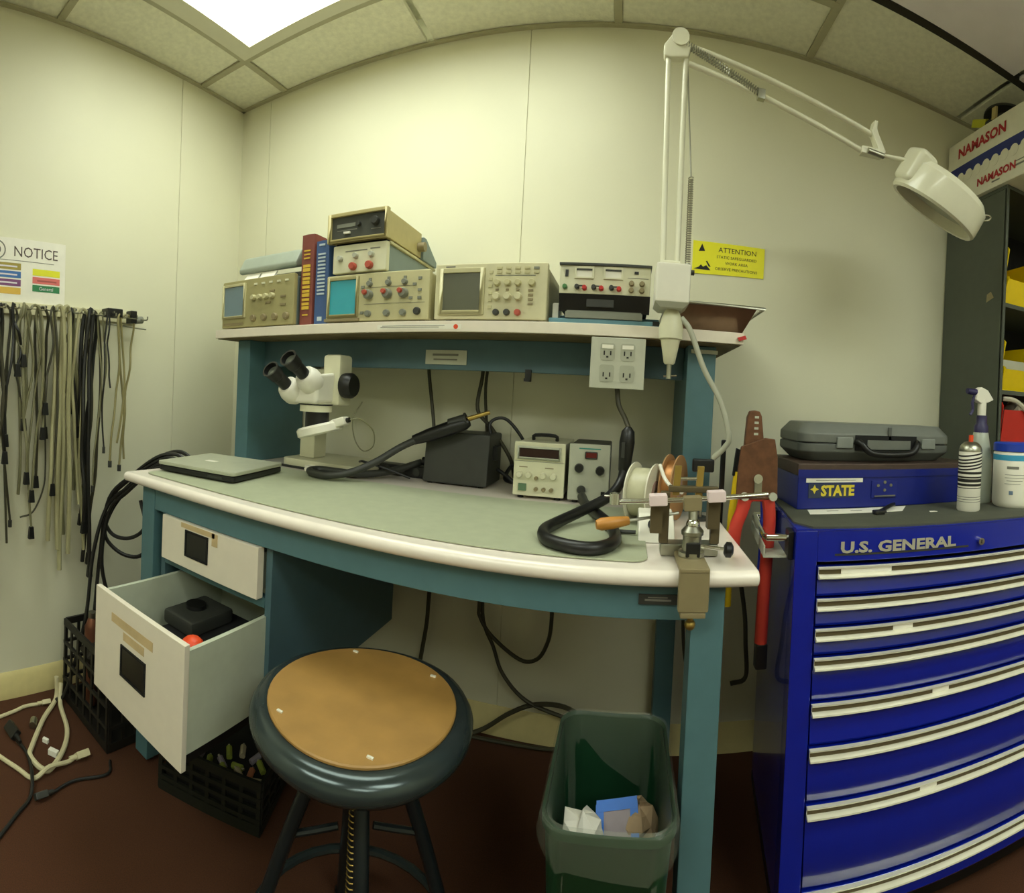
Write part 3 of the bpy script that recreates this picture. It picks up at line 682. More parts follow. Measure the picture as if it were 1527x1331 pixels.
# solder spools on a stand
def spool(label, c, ax, r, hw, flange, core, corer):
    t = thing('wire_spool', label, 'spool', (c[0], c[1], c[2] - r), group='spools on the bench')
    c = Vector(c); ax = Vector(ax).normalized()
    for s in (-1, 1):
        obj('flange', MB().lathe([(corer * .6, -.0015), (r, -.0015), (r, .0015), (corer * .6, .0015), (corer * .6, -.0015)], c + ax * hw * s, ax, 28), flange, t)
        obj('hub_label', MB().lathe([(corer * .5, -.001), (corer * 1.25, -.001), (corer * 1.25, .001), (corer * .5, .001), (corer * .5, -.001)], c + ax * hw * s * 1.06, ax, 24), M('hub_label', '#a5877a', .7), t)
    obj('winding', MB().lathe([(corer * .6, -hw + .002), (r * .82, -hw + .002), (r * .82, hw - .002), (corer * .6, hw - .002)], c, ax, 28), core, t)
    return t
spool('large clear and white wire spool standing on edge behind the vise', (.048, 1.115, BT + .0655), (.93, -.37, 0), .065, .024, M('spool_white', '#d7d3be', .35, var=.04), M('wire_yellowed', '#c3bfa0', .4, var=.1), .022)
spool('small spool of copper coloured wire behind the clear spool', (.116, 1.155, BT + .074), (.93, -.37, 0), .074, .013, M('kraft', '#a77d4f', .7, var=.06), M('copper_wire', '#b07a44', .4, .5, var=.1), .02)
cable('white_wire', 'short white wire curling off the wire spool toward the vise', [(.075, 1.05, .95), (.085, 1.03, .925), (.10, 1.0, .91), (.118, .985, .905)], .004, white_m)

# board holder clamped on the bench edge
t = thing('board_vise', 'circuit board holder with chrome rods clamped over the bench front edge', 'vise', (.118, .80, .72))
obj('clamp_front', MB().box(.094, .142, .768, .783, .757, .822), tan_m, t, bevel=.003)
obj('clamp_top', MB().box(.094, .142, .768, .865, BT + .001, .826), tan_m, t, bevel=.003)
obj('clamp_lip', MB().box(.098, .138, .768, .806, .748, .757), tan_m, t, bevel=.002)
obj('clamp_screw', MB().cyl((.118, .795, .728), (.118, .795, .786), .005, n=10).sphere((.118, .795, .728), .009, 12, 8), brass_m, t)
obj('post', MB().lathe([(.022, 0), (.022, .008), (.016, .010), (.016, .034), (.019, .036), (.019, .042), (.012, .05), (1e-7, .052)], (.120, .835, .826), (0, 0, 1), 20), steel_m, t)
obj('ribbed_collar', MB().box(.108, .132, .814, .82, .828, .852), black_m, t, bevel=.002)
obj('ball', MB().sphere((.120, .835, .878), .012), chrome_m, t)
obj('stem', MB().cyl((.120, .835, .885), (.120, .843, .915), .008, n=14), steel_m, t)
ks = obj('lock_screw', MB().cyl((.135, .835, .842), (.176, .830, .838), .0035, n=10), chrome_m, t)
obj('lock_knob', MB().lathe([(.007, 0), (.013, .004), (.013, .012), (.007, .016), (1e-7, .016)], (.174, .830, .838), (1, -.1, -.05), 18), black_m, ks)
obj('cross_rod', MB().cyl((-.012, .842, .909), (.250, .842, .929), .0045, n=12), chrome_m, t)
obj('rod_end', MB().lathe([(.009, -.008), (.009, .010), (.0045, .012), (1e-7, .012)], (-.012, .842, .913), (0, 0, 1), 14), chrome_m, t)
obj('rod_screw', MB().cyl((-.03, .842, .918), (-.012, .842, .918), .002, n=8), chrome_m, t)
obj('centre_clamp', MB().obox((.118, .838, .913), (.015, 0, .001), (0, .010, 0), (-.0008, 0, .012)), tan_m, t, bevel=.002)
pinkwhite_m = M('pale_jaw', '#e8d3d2', .4, var=.02)
for x, z in ((.060, .917), (.158, .926)):
    jw = obj('jaw', MB().obox((x, .838, z), (.015, 0, .001), (0, .012, 0), (-.0006, 0, .009)), pinkwhite_m, t, bevel=.002)
    obj('jaw_arm', MB().box(x - .010, x + .010, .852, .872, z - .06, z - .008), brown_m, jw)
for x in (.094, .134): obj('upright', MB().obox((x, .875, .945), (.006, 0, 0), (0, .004, 0), (.001, 0, .026)), brass_m, t, bevel=.001)
obj('top_rod', MB().cyl((.098, .875, .948), (.130, .875, .949), .003, n=10), chrome_m, t)
obj('rear_bar', MB().box(.080, .168, .868, .882, .925, .936), brown_m, t, bevel=.002)
for x in (.075, .165): obj('rear_leg', MB().box(x - .008, x + .008, .868, .884, .836, .925), brown_m, t, bevel=.002)
obj('rear_foot', MB().box(.07, .172, .866, .90, BT + .0005, .836), steel_m, t, bevel=.003)
t = thing('black_clip', 'black spring clip behind the board holder below the lamp cord', 'clip', (.182, 1.155, BT))
obj('jaw', MB().box(.158, .208, 1.145, 1.165, .925, .955), black_m, t, bevel=.004)
obj('stand', MB().cyl((.182, 1.155, BT + .006), (.182, 1.155, .93), .004, n=10), steel_m, t)
obj('base', MB().cyl((.182, 1.155, BT), (.182, 1.155, BT + .006), .022, n=18), dgrey_m, t)
t = thing('screwdriver', 'screwdriver with an amber wooden handle lying across the mat edge', 'screwdriver', (-.02, .92, MT))
dv = Vector((.95, .28, .12)).normalized()
obj('handle', MB().lathe([(1e-7, 0), (.008, .001), (.0115, .010), (.0115, .03), (.009, .055), (.0075, .062), (1e-7, .063)], (-.045, .90, .854), dv, 16), M('amber_wood', '#c98a3a', .4, var=.12), t)
obj('shaft', MB().cyl(Vector((-.045, .90, .854)) + dv * .06, Vector((-.045, .90, .854)) + dv * .16, .003, n=8), steel_m, t)
t = thing('solder_dispenser', 'small white box with a dark hole on the worktop beside the mat', 'box', (.06, .99, BT))
obj('body', MB().prism([(.945, BT), (1.05, BT), (1.05, BT + .045), (1.0, BT + .045)], 'x', .034, .104), white_m, t, bevel=.003)
obj('hole', MB().cyl((.062, .978, BT + .026), (.062, .970, BT + .030), .010, n=16), black_m, t)
cable('short_black_lead', 'short black lead end lying on the mat beside the hose loop', [(-.03, 1.0, .8225), (0, .99, .8225), (.03, .985, .8235)], .004, dgrey_m)

# ------------------------------------------------------------------ magnifier lamp
t = thing('magnifier_lamp', 'white swing-arm magnifier lamp clamped to the shelf front', 'lamp', (.09, 1.12, 1.16))
lm = M('lamp_enamel', '#e3e0c8', .3, var=.02, coat=.3)
obj('clamp_body', MB().lathe([(.010, 1.168), (.013, 1.172), (.022, 1.222), (.027, 1.225), (.028, 1.250), (.022, 1.275), (.014, 1.295), (1e-7, 1.296)], (.090, 1.138, 0), (0, 0, 1), 20), cream_m, t)
obj('clamp_jaw', MB().box(.075, .105, 1.14, 1.30, 1.2575, 1.265), cream_m, t, bevel=.002)
obj('clamp_screw', MB().cyl((.090, 1.138, 1.135), (.090, 1.138, 1.170), .006, n=12), steel_m, t)
obj('thumb_bar', MB().cyl((.078, 1.138, 1.140), (.108, 1.138, 1.143), .0025, n=8), chrome_m, t)
hs = obj('housing', MB().prism([(.048, 1.300), (.124, 1.300), (.124, 1.386), (.048, 1.386)], 'y', 1.09, 1.19), white_m, t, bevel=.005)
obj('housing_base', MB().hexa([(.06, 1.10, 1.290), (.112, 1.10, 1.290), (.112, 1.18, 1.290), (.06, 1.18, 1.290), (.048, 1.09, 1.301), (.124, 1.09, 1.301), (.124, 1.19, 1.301), (.048, 1.19, 1.301)]), lgrey_m, t)
obj('side_screw', MB().cyl((.124, 1.12, 1.375), (.134, 1.12, 1.375), .006, n=12), dgrey_m, t)
E1 = Vector((.062, 1.15, 1.895))
for x0, x1 in ((.064, .052), (.096, .092)):
    obj('lower_arm', MB().cyl((x0, 1.14, 1.386), (x1, 1.15, 1.885), .0065, n=12), lm, t)
obj('arm_bracket', MB().box(.058, .104, 1.13, 1.15, 1.386, 1.402), lm, t, bevel=.003)
obj('elbow', MB().prism([(.042, 1.868), (.056, 1.865), (.098, 1.87), (.104, 1.90), (.085, 1.926), (.062, 1.925), (.04, 1.893)], 'y', 1.138, 1.162), lm, t, bevel=.004)
obj('elbow_disc', MB().cyl((.077, 1.134, 1.912), (.077, 1.168, 1.912), .020, n=24), lm, t)
def spring(p0, p1, r, turns):
    p0, p1 = Vector(p0), Vector(p1); d = p1 - p0; a = d.orthogonal().normalized(); b = d.normalized().cross(a); N = turns * 8
    return MB().tube([p0 + d * (i / N) + (a * math.cos(i * math.pi / 4) + b * math.sin(i * math.pi / 4)) * r for i in range(N + 1)], .0013, 5, 1)
obj('spring', spring((.120, 1.14, 1.395), (.118, 1.145, 1.60), .0055, 38), steel_m, t)
obj('spring_rod', MB().cyl((.118, 1.145, 1.60), (.096, 1.15, 1.87), .0018, n=6), steel_m, t)
obj('upper_arm', MB().cyl((.086, 1.15, 1.905), (.560, 1.13, 1.788), .0065, n=12), lm, t)
obj('upper_arm', MB().cyl((.100, 1.15, 1.862), (.535, 1.13, 1.738), .0065, n=12), lm, t)
for dz in (.0, .007):
    obj('spring', spring((.090, 1.143, 1.905 - dz), (.270, 1.137, 1.818 - dz), .005, 34), steel_m, t)
obj('spring_anchor', MB().box(.262, .280, 1.13, 1.146, 1.800, 1.824), steel_m, t, bevel=.002)
obj('wrist', MB().prism([(.530, 1.730), (.590, 1.735), (.598, 1.75), (.570, 1.80), (.572, 1.822), (.562, 1.822), (.555, 1.79), (.575, 1.752), (.530, 1.748)], 'y', 1.12, 1.142), lm, t, bevel=.002)
obj('wrist_knob', MB().cyl((.545, 1.118, 1.737), (.59, 1.118, 1.735), .007, n=12), steel_m, t)
obj('neck', MB().cyl((.585, 1.13, 1.742), (.650, 1.085, 1.728), .005, n=10), lm, t)
hc = Vector((.762, 1.10, 1.668)); hn = Vector((-.33, .42, -.84)).normalized()
hd = obj('lamp_head', MB().lathe([(.116, .044), (.124, .046), (.130, .040), (.131, .028), (.127, -.024), (.112, -.040), (.08, -.045), (.076, -.040), (.10, -.032), (.116, .02), (.116, .044)], hc, hn, 48), lm, t)
hu = Vector((-1, 0, 0)); hu = (hu - hn * hu.dot(hn)).normalized(); hv = hn.cross(hu)
obj('hinge_housing', MB().obox(hc + hu * .108 - hn * .012, hu * .030, hv * .042, hn * .044), lm, hd, bevel=.014, seg=3)
obj('tube_reflector', MB().lathe([(.078, -.02), (.110, -.015), (.110, .010), (.080, .002), (.078, -.02)], hc + hn * .006, hn, 40), lgrey_m, hd)
obj('lens', MB().lathe([(1e-7, -.006), (.05, -.004), (.079, .0), (.05, .004), (1e-7, .006)], hc - hn * .004, hn, 40), glass_m, hd)
obj('lens_cover_tab', MB().tube([hc + Vector((.125, 0, -.025)), hc + Vector((.155, -.01, -.02)), hc + Vector((.168, -.01, -.008)), hc + Vector((.158, -.01, -.004)), hc + Vector((.130, 0, -.010))], .0025, 8, 4), chrome_m, hd)
cable('lamp_cord', 'white cord curving down from the magnifier lamp clamp to the bench', [(.112, 1.135, 1.275), (.134, 1.13, 1.245), (.169, 1.13, 1.162), (.212, 1.13, 1.088), (.235, 1.13, 1.012), (.227, 1.135, .985), (.205, 1.15, .958)], .0065, lgrey_m, n=10)

# static sign on the back wall
t = thing('static_warning_sign', 'yellow attention sign with black hand symbol on the back wall behind the lamp', 'sign', (.29, 1.5525, 1.54))
Y = YB - .0045
pl = obj('plate', MB().hexa([(.178, Y - .002, 1.490), (.408, Y - .002, 1.494), (.408, Y, 1.494), (.178, Y, 1.490), (.178, Y - .002, 1.592), (.408, Y - .002, 1.590), (.408, Y, 1.590), (.178, Y, 1.592)]), sign_yel, t)
yy = Y - .0022
obj('lettering', text_mb('ATTENTION', .022, (.320, yy, 1.569), RX, UZ, .0003), ink_m, t)
for s_, z_, sz in (('STATIC SAFEGUARDED', 1.547, .0125), ('WORK AREA', 1.529, .0125), ('OBSERVE PRECAUTIONS', 1.510, .0125)):
    obj('lettering', text_mb(s_, sz, (.318, yy, z_), RX, UZ, .0003), ink_m, t)
tri = MB().prism([(.182, 1.504), (.236, 1.503), (.222, 1.518), (.212, 1.512), (.205, 1.519), (.198, 1.511)], 'y', yy - .0004, yy)
obj('hand_symbol', tri, ink_m, t)
obj('triangle_symbol', MB().prism([(.196, 1.560), (.216, 1.562), (.206, 1.584)], 'y', yy - .0004, yy), ink_m, t)
obj('slash', MB().prism([(.220, 1.530), (.224, 1.532), (.236, 1.514), (.230, 1.514)], 'y', yy - .0004, yy), ink_m, t)

# ------------------------------------------------------------------ blue tool chest
CX0, CX1, CY0, CY1, CT = .345, 1.045, .95, 1.40, .838
ch = thing('tool_chest', 'tall blue steel tool chest with silver drawer pulls right of the bench', 'tool chest', (CX0, CY0, 0), rz=-8)
obj('side_panel', MB().box(CX0, CX0 + .012, CY0 + .004, CY1, .05, CT), blue_m, ch, bevel=.002)
obj('side_panel', MB().box(CX1 - .012, CX1, CY0 + .004, CY1, .05, CT), blue_m, ch, bevel=.002)
obj('back_panel', MB().box(CX0 + .012, CX1 - .012, CY1 - .01, CY1, .05, CT), blue_m, ch)
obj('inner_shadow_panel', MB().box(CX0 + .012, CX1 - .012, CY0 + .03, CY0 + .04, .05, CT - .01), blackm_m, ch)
obj('corner_post', MB().box(CX0, CX0 + .046, CY0, CY0 + .05, .05, CT), blue_m, ch, bevel=.003)
obj('corner_post', MB().box(CX1 - .046, CX1, CY0, CY0 + .05, .05, CT), blue_m, ch, bevel=.003)
fa = obj('fascia', MB().box(CX0 + .046, CX1 - .046, CY0 + .002, CY0 + .03, .774, CT), blue_m, ch, bevel=.002)
obj('lettering', text_mb('U.S. GENERAL', .031, (.572, CY0 + .0005, .802), RX, UZ, .002, squash=1.40, bold=.0012), M('badge_silver', '#c9c6b4', .3, .4, var=.05), fa)
obj('badge_backing', MB().box(.428, .742, CY0 + .0008, CY0 + .002, .786, .790), dgrey_m, fa)
lk = obj('lock', MB().cyl((.772, CY0 + .002, .797), (.772, CY0 - .008, .797), .008, n=18), chrome_m, fa)
obj('keyhole', MB().box(.7705, .7735, CY0 - .0088, CY0 - .008, .793, .801), ink_m, lk)
obj('top', MB().box(CX0, CX1, CY0, CY1, CT, CT + .003), blue_m, ch)
obj('top_liner', MB().prism([(CX0 + .004, CY0 + .05), (CX0 + .035, CY0 + .004), (CX1 - .004, CY0 + .004), (CX1 - .004, CY1 - .004), (CX0 + .004, CY1 - .004)], 'z', CT + .003, CT + .007), chesttop_m, ch)
obj('rear_rail', MB().box(CX0, CX1, CY1 - .004, CY1, CT + .003, CT + .03), blue_m, ch)
obj('plinth', MB().box(CX0, CX1, CY0 + .02, CY1, .02, .05), black_m, ch)
for a in (CX0 + .05, CX1 - .05):
    for b in (CY0 + .07, CY1 - .06): obj('foot', MB().cyl((a, b, 0), (a, b, .02), .025, n=14), black_m, ch)
tops = [.766, .702, .642, .584, .493, .404, .291, .120, .055]
tapes = {0: (.44, .55), 2: (.56, .605), 4: (.66, .70), 6: (.64, .68)}
for i in range(8):
    z1, z0 = tops[i], tops[i + 1]
    x0, x1 = CX0 + .048, CX1 - .048
    # face bowed outwards under the pull, as on rolled steel drawers
    zs_ = [(0., z1 - .002), (-.004, z1 - .006), (-.004, z1 - .024), (.004, z1 - .027), (.001, z1 - .030 - .25 * max(0, z1 - z0 - .05)), (-.002, z0 + .010), (.002, z0 + .004), (.02, z0 + .003), (.02, z1 - .002)]
    dr = obj('drawer', MB().prism([(CY0 + a, z) for a, z in zs_], 'x', x0, x1), blue_m, ch, smooth=True)
    pu = MB().prism([(CY0 - .004, z1 - .0225), (CY0 - .012, z1 - .0235), (CY0 - .019, z1 - .0195), (CY0 - .0185, z1 - .0165), (CY0 - .012, z1 - .0135), (CY0 - .0065, z1 - .014), (CY0 - .0065, z1 - .004), (CY0 - .012, z1 - .003), (CY0 - .013, z1 + .0005), (CY0 - .004, z1 + .0005)], 'x', x0, x1)
    pull = obj('drawer_pull', pu, alu_m, dr)
    obj('pull_insert', MB().box(x0 + .001, x1 - .001, CY0 - .0078, CY0 - .0065, z1 - .0135, z1 - .0035), brown_m, dr)
    if i in tapes:
        a, b = tapes[i]
        obj('label_tape', MB().box(a, b, CY0 - .0092, CY0 - .0078, z1 - .0135, z1 - .0025), paper_m, dr)
hd_ = obj('side_handle', MB().tube([(CX0, .985, .815), (.292, .985, .815), (.290, 1.0, .815), (.290, 1.19, .815), (.292, 1.205, .815), (CX0, 1.205, .815)], .007, 10, 1), chrome_m, ch)
obj('handle_bracket', MB().box(CX0 - .012, CX0, .965, 1.005, .775, .832), black_m, hd_, bevel=.002)
obj('handle_bracket', MB().box(CX0 - .012, CX0, 1.185, 1.225, .775, .832), black_m, hd_, bevel=.002)
obj('handle_tray', MB().box(.285, CX0 - .012, .978, 1.21, .776, .780).box(.285, .288, .978, 1.21, .780, .80), lgrey_m, hd_)

# crimping tool standing in the side handle
t = thing('crimping_tool', 'large brown steel crimping tool with red handles wedged between bench and chest', 'crimper', (.272, 1.06, .785))
OFF[t.name] = Vector((.272, 1.06, .811))
y0, y1 = 1.045, 1.062
obj('jaw', MB().prism([(.250, .955), (.290, .955), (.296, 1.03), (.288, 1.088), (.283, 1.098), (.272, 1.10), (.262, 1.098), (.257, 1.085)], 'y', y0, y1), rust_m, t, bevel=.002)
obj('jaw_plate', MB().prism([(.238, .91), (.330, .91), (.326, 1.0), (.318, 1.04), (.296, 1.042), (.244, 1.022), (.240, .98)], 'y', y0 - .008, y0), rust_m, t, bevel=.002)
for i in range(4): obj('die_hole', MB().box(.272, .281, y0 - .0012, y0, 1.083 - i * .012, 1.088 - i * .012), lgrey_m, t)
obj('pivot_pin', MB().cyl((.283, y0 - .014, .955), (.283, y0, .955), .010, n=16), chrome_m, t)
obj('link_bolt', MB().box(.276, .292, y0 - .013, y0 - .008, .925, .95), steel_m, t)
for x in (.256, .318): obj('rivet', MB().cyl((x, y0 - .016, .917), (x, y0, .917), .009, n=14), lgrey_m, t)
redm = M('red_grip', '#c43a2c', .45, var=.05)
obj('handle', MB().tube([(.262, 1.052, .918), (.256, 1.05, .885), (.244, 1.05, .85), (.240, 1.05, .80), (.243, 1.05, .74)], .014, 12, 6), redm, t, label='red grip')
obj('handle', MB().tube([(.312, 1.052, .918), (.316, 1.05, .885), (.318, 1.05, .85), (.316, 1.05, .80), (.313, 1.05, .68), (.312, 1.05, .60)], .014, 12, 6), redm, t, label='red grip')
obj('handle_yoke', MB().prism([(.258, .92), (.316, .92), (.322, .885), (.304, .885), (.300, .905), (.274, .905), (.270, .885), (.252, .885)], 'y', 1.04, 1.064), redm, t, bevel=.004)
obj('bumper', MB().box(.300, .326, 1.038, 1.062, .545, .60), black_m, t, bevel=.004)
t = thing('yellow_cutters', 'tool with a yellow handle behind the crimper at the bench end', 'cutters', (.256, 1.14, .60))
obj('handle', MB().tube([(.262, 1.14, .93), (.258, 1.14, .88), (.252, 1.14, .80), (.254, 1.14, .62)], .009, 10, 6), M('yellow_grip', '#d8b90e', .4), t)
obj('jaw', MB().prism([(.250, .92), (.272, .92), (.270, .98), (.256, .985)], 'y', 1.134, 1.146), black_m, t, bevel=.002)
t = thing('blue_cutters', 'tool with blue handles behind the crimper beside the chest', 'cutters', (.325, 1.13, .70))
obj('handle', MB().tube([(.318, 1.13, .94), (.324, 1.13, .88), (.328, 1.13, .82), (.326, 1.13, .70)], .008, 10, 6), M('blue_grip', '#1d2f9c', .4), t)
obj('jaw', MB().prism([(.309, .93), (.326, .93), (.324, .985), (.313, .99)], 'y', 1.125, 1.136), black_m, t, bevel=.002)
t = thing('wrench', 'black wrench hanging in the gap beside the crimper', 'wrench', (.235, 1.18, .60))
obj('shank', MB().box(.228, .240, 1.175, 1.185, .62, 1.0), black_m, t, bevel=.003)
obj('ring', MB().lathe([(.010, -.005), (.018, -.005), (.018, .005), (.010, .005), (.010, -.005)], (.234, 1.18, .605), (0, 1, 0), 18), black_m, t)

# blue metal case and grey drill case
t = thing('blue_metal_case', 'flat blue steel case with yellow lettering under the grey drill case', 'case', (.66, 1.27, CT + .007))
zc = CT + .007
obj('body', MB().box(.405, .925, 1.12, 1.34, zc, .925), bluec_m, t, bevel=.003)
obj('lid', MB().box(.402, .928, 1.117, 1.343, .925, .955), M('blue_case_lid', '#4d3d34', .5, .2, var=.12), t, bevel=.004)
obj('lid_lip', MB().box(.404, .926, 1.1165, 1.12, .921, .940), bluec_m, t)
lb = obj('label_strip', MB().box(.425, .575, 1.1185, 1.12, .909, .919), paper_m, t)
obj('text_lines', MB().box(.45, .555, 1.1179, 1.1185, .9135, .9148), inkgrey, lb)
lp = obj('logo_panel', MB().box(.432, .545, 1.1188, 1.12, .872, .907), M('logo_dark', '#2b3550', .6), t)
obj('lettering', text_mb('STATE', .034, (.508, 1.1188, .888), RX, UZ, .0006, squash=.92, bold=.0015), M('logo_yellow', '#d9c63a', .5, var=0), lp)
obj('logo_star', MB().prism([(.447 + (.011 if k % 2 == 0 else .005) * math.cos(k * math.pi / 4), .893 + (.011 if k % 2 == 0 else .005) * math.sin(k * math.pi / 4)) for k in range(8)], 'y', 1.1180, 1.1188), MATS['logo_yellow'], lp)
lt = obj('latch', MB().box(.60, .675, 1.1165, 1.12, .868, .912), bluec_m, t, bevel=.002)
for a, b in ((.618, .90), (.655, .90), (.637, .908), (.637, .888)): obj('rivet', MB().cyl((a, 1.1165, b), (a, 1.1145, b), .004, n=10), steel_m, lt)
obj('hasp', MB().box(.608, .668, 1.113, 1.1165, .872, .875), steel_m, lt)

t = thing('drill_case', 'grey moulded plastic tool case with a black carry handle', 'case', (.63, 1.28, .955))
gm = M('case_grey', '#6d7069', .45, var=.05); gd = M('case_grey_dark', '#5b5e58', .5, var=.05)
def pillow(x0, x1, y0, y1, z0, z1, i, zi):
    a = rrect(x0, x1, y0, y1, .04, 6); b = rrect(x0 + i, x1 - i, y0 + i, y1 - i, .04, 6); n = len(a)
    r0, r1 = (b, a) if zi < 0 else (a, b)
    zm = z0 + (z1 - z0) * (.55 if zi < 0 else .45)
    mid = a
    mb = MB().add([(x, y, z0) for x, y in r0] + [(x, y, zm) for x, y in mid] + [(x, y, z1) for x, y in r1],
                  [tuple(range(n - 1, -1, -1)), tuple(range(2 * n, 3 * n))] + [(k * n + q, k * n + (q + 1) % n, (k + 1) * n + (q + 1) % n, (k + 1) * n + q) for k in (0, 1) for q in range(n)])
    return mb
OFF[t.name] = Vector((.618, 1.28, .955))
obj('lower_shell', pillow(.408, .862, 1.15, 1.36, .9555, 1.000, .022, -1), gd, t, bevel=.003)
obj('upper_shell', pillow(.408, .862, 1.15, 1.36, 1.003, 1.052, .020, 1), gm, t, bevel=.003)
obj('seam', pillow(.412, .858, 1.154, 1.356, .999, 1.004, .001, 1), black_m, t)
obj('handle_recess', MB().box(.552, .735, 1.146, 1.152, .985, 1.024), blackm_m, t)
obj('recess_panel', MB().box(.585, .715, 1.144, 1.147, .988, 1.012), gm, t)
obj('handle', MB().tube([(.556, 1.148, 1.008), (.562, 1.132, 1.003), (.580, 1.124, .984), (.61, 1.122, .977), (.68, 1.122, .977), (.712, 1.124, .984), (.730, 1.132, 1.003), (.736, 1.148, 1.008)], .0085, 10, 5), black_m, t)
for a in (.500, .752): obj('latch', MB().box(a, a + .045, 1.1435, 1.151, .990, 1.018), M('latch_grey', '#828680', .4), t, bevel=.003)
obj('hinge_rib', MB().box(.648, .656, 1.146, 1.153, 1.006, 1.046), gd, t)
sh = solo('paper_sheet', MB().hexa([(.418, 1.065, zc), (.655, 1.055, zc), (.70, 1.112, zc), (.43, 1.115, zc), (.418, 1.065, zc + .0006), (.655, 1.055, zc + .0006), (.70, 1.112, zc + .0006), (.43, 1.115, zc + .0006)]), paper_m, 'white paper sheet with notes in front of the blue case', 'paper')
obj('text_lines', MB().box(.47, .50, 1.09, 1.095, zc + .0006, zc + .0009).box(.53, .56, 1.085, 1.09, zc + .0006, zc + .0009), inkgrey, sh)
t = thing('black_pick_tool', 'small black hooked tool lying on the white paper', 'tool', (.60, 1.06, zc))
obj('handle', MB().tube([(.585, 1.04, zc + .006), (.60, 1.055, zc + .006), (.635, 1.08, zc + .010), (.66, 1.105, zc + .008)], .005, 8, 5), black_m, t)
obj('head', MB().box(.565, .597, 1.028, 1.046, zc, zc + .010), black_m, t, bevel=.003)
obj('blade', MB().box(.590, .606, 1.027, 1.033, zc, zc + .004), chrome_m, t)
solo('paper_scrap', MB().prism([(.715, 1.02), (.735, 1.018), (.732, 1.028), (.718, 1.03)], 'z', zc, zc + .001), paper_m, 'tiny white scrap on the chest top', 'scrap')

# cans and bottles
t = thing('spray_can', 'aerosol can with black striped label and orange nozzle on the chest', 'spray can', (.822, 1.005, zc))
cx, cy = .822, 1.005
obj('can', MB().lathe([(.028, zc), (.030, zc + .003), (.030, zc + .150), (.029, zc + .153)], (cx, cy, 0), n=28), white_m, t)
obj('dome', MB().lathe([(.0305, zc + .150), (.0305, zc + .155), (.027, zc + .164), (.018, zc + .173), (.012, zc + .175), (1e-7, zc + .175)], (cx, cy, 0), n=28), steel_m, t)
obj('nozzle', MB().cyl((cx, cy, zc + .174), (cx, cy, zc + .192), .006, n=12), orange_m, t)
for z, h in [(.148, .004), (.138, .004), (.130, .004), (.122, .004), (.114, .004), (.100, .006), (.090, .004), (.080, .008), (.070, .006), (.064, .002)]:
    mb = MB(); n = 28; k = .011 if z > .11 else .0
    vs = []
    for zz in (0, h):
        for i in range(n): a = 2 * math.pi * i / n; vs.append((cx + .0304 * math.cos(a), cy + .0304 * math.sin(a), zc + z - .006 + zz + k * .5 * math.cos(a) - k * .35 * math.sin(a) * 0))
    obj('label_stripe', mb.add(vs, [(i, (i + 1) % n, n + (i + 1) % n, n + i) for i in range(n)]), ink_m, t)
obj('text_lines', MB().lathe([(.0303, zc + .030), (.0303, zc + .0312)], (cx, cy, 0), n=28).lathe([(.0303, zc + .036), (.0303, zc + .0372)], (cx, cy, 0), n=28).lathe([(.0303, zc + .024), (.0303, zc + .0252)], (cx, cy, 0), n=28), inkgrey, t)
t = thing('spray_bottle', 'translucent trigger spray bottle with purple collar behind the aerosol can', 'spray bottle', (.935, 1.10, zc))
cx, cy = .935, 1.10
purple_m = M('purple_plastic', '#2a2450', .4, var=.04)
obj('bottle', MB().lathe([(.034, zc), (.036, zc + .004), (.036, zc + .11), (.034, zc + .13), (.026, zc + .17), (.022, zc + .195), (.018, zc + .20)], (cx, cy, 0), n=24), M('frosted_bottle', '#b9bfb0', .35, var=.04, trans=.25), t)
obj('collar', MB().lathe([(.021, zc + .195), (.021, zc + .214), (.016, zc + .222), (.016, zc + .245)], (cx, cy, 0), n=20), purple_m, t)
obj('neck', MB().lathe([(.0125, zc + .245), (.013, zc + .29), (1e-7, zc + .291)], (cx, cy, 0), n=16), white_m, t)
obj('spray_head', MB().prism([(cx - .032, zc + .288), (cx - .012, zc + .278), (cx + .014, zc + .282), (cx + .036, zc + .291), (cx + .012, zc + .318), (cx - .012, zc + .326), (cx - .024, zc + .318)], 'y', cy - .012, cy + .012), white_m, t, bevel=.004)
obj('nozzle', MB().cyl((cx - .024, cy, zc + .309), (cx - .056, cy, zc + .312), .010, .008, n=14), purple_m, t)
obj('trigger', MB().tube([(cx - .030, cy, zc + .300), (cx - .036, cy, zc + .28), (cx - .034, cy, zc + .26), (cx - .042, cy, zc + .245)], .0045, 8, 5), purple_m, t)
t = thing('wipes_tub', 'round white tub with a blue lid and light blue label band', 'tub', (.985, 1.005, zc))
cx, cy, R_ = .985, 1.005, .062
obj('tub', MB().lathe([(R_ - .006, zc), (R_ - .001, zc + .006), (R_, zc + .015), (R_, zc + .145), (R_ - .003, zc + .150)], (cx, cy, 0), n=36), white_m, t)
obj('lid', MB().lathe([(R_ + .001, zc + .150), (R_ + .001, zc + .170), (R_ - .004, zc + .173), (1e-7, zc + .173)], (cx, cy, 0), n=36), M('blue_lid', '#1e3fae', .4), t)
obj('label_band', MB().lathe([(R_ + .0005, zc + .126), (R_ + .0005, zc + .141)], (cx, cy, 0), n=36), M('band_blue', '#3f9fc8', .5, var=.04), t)
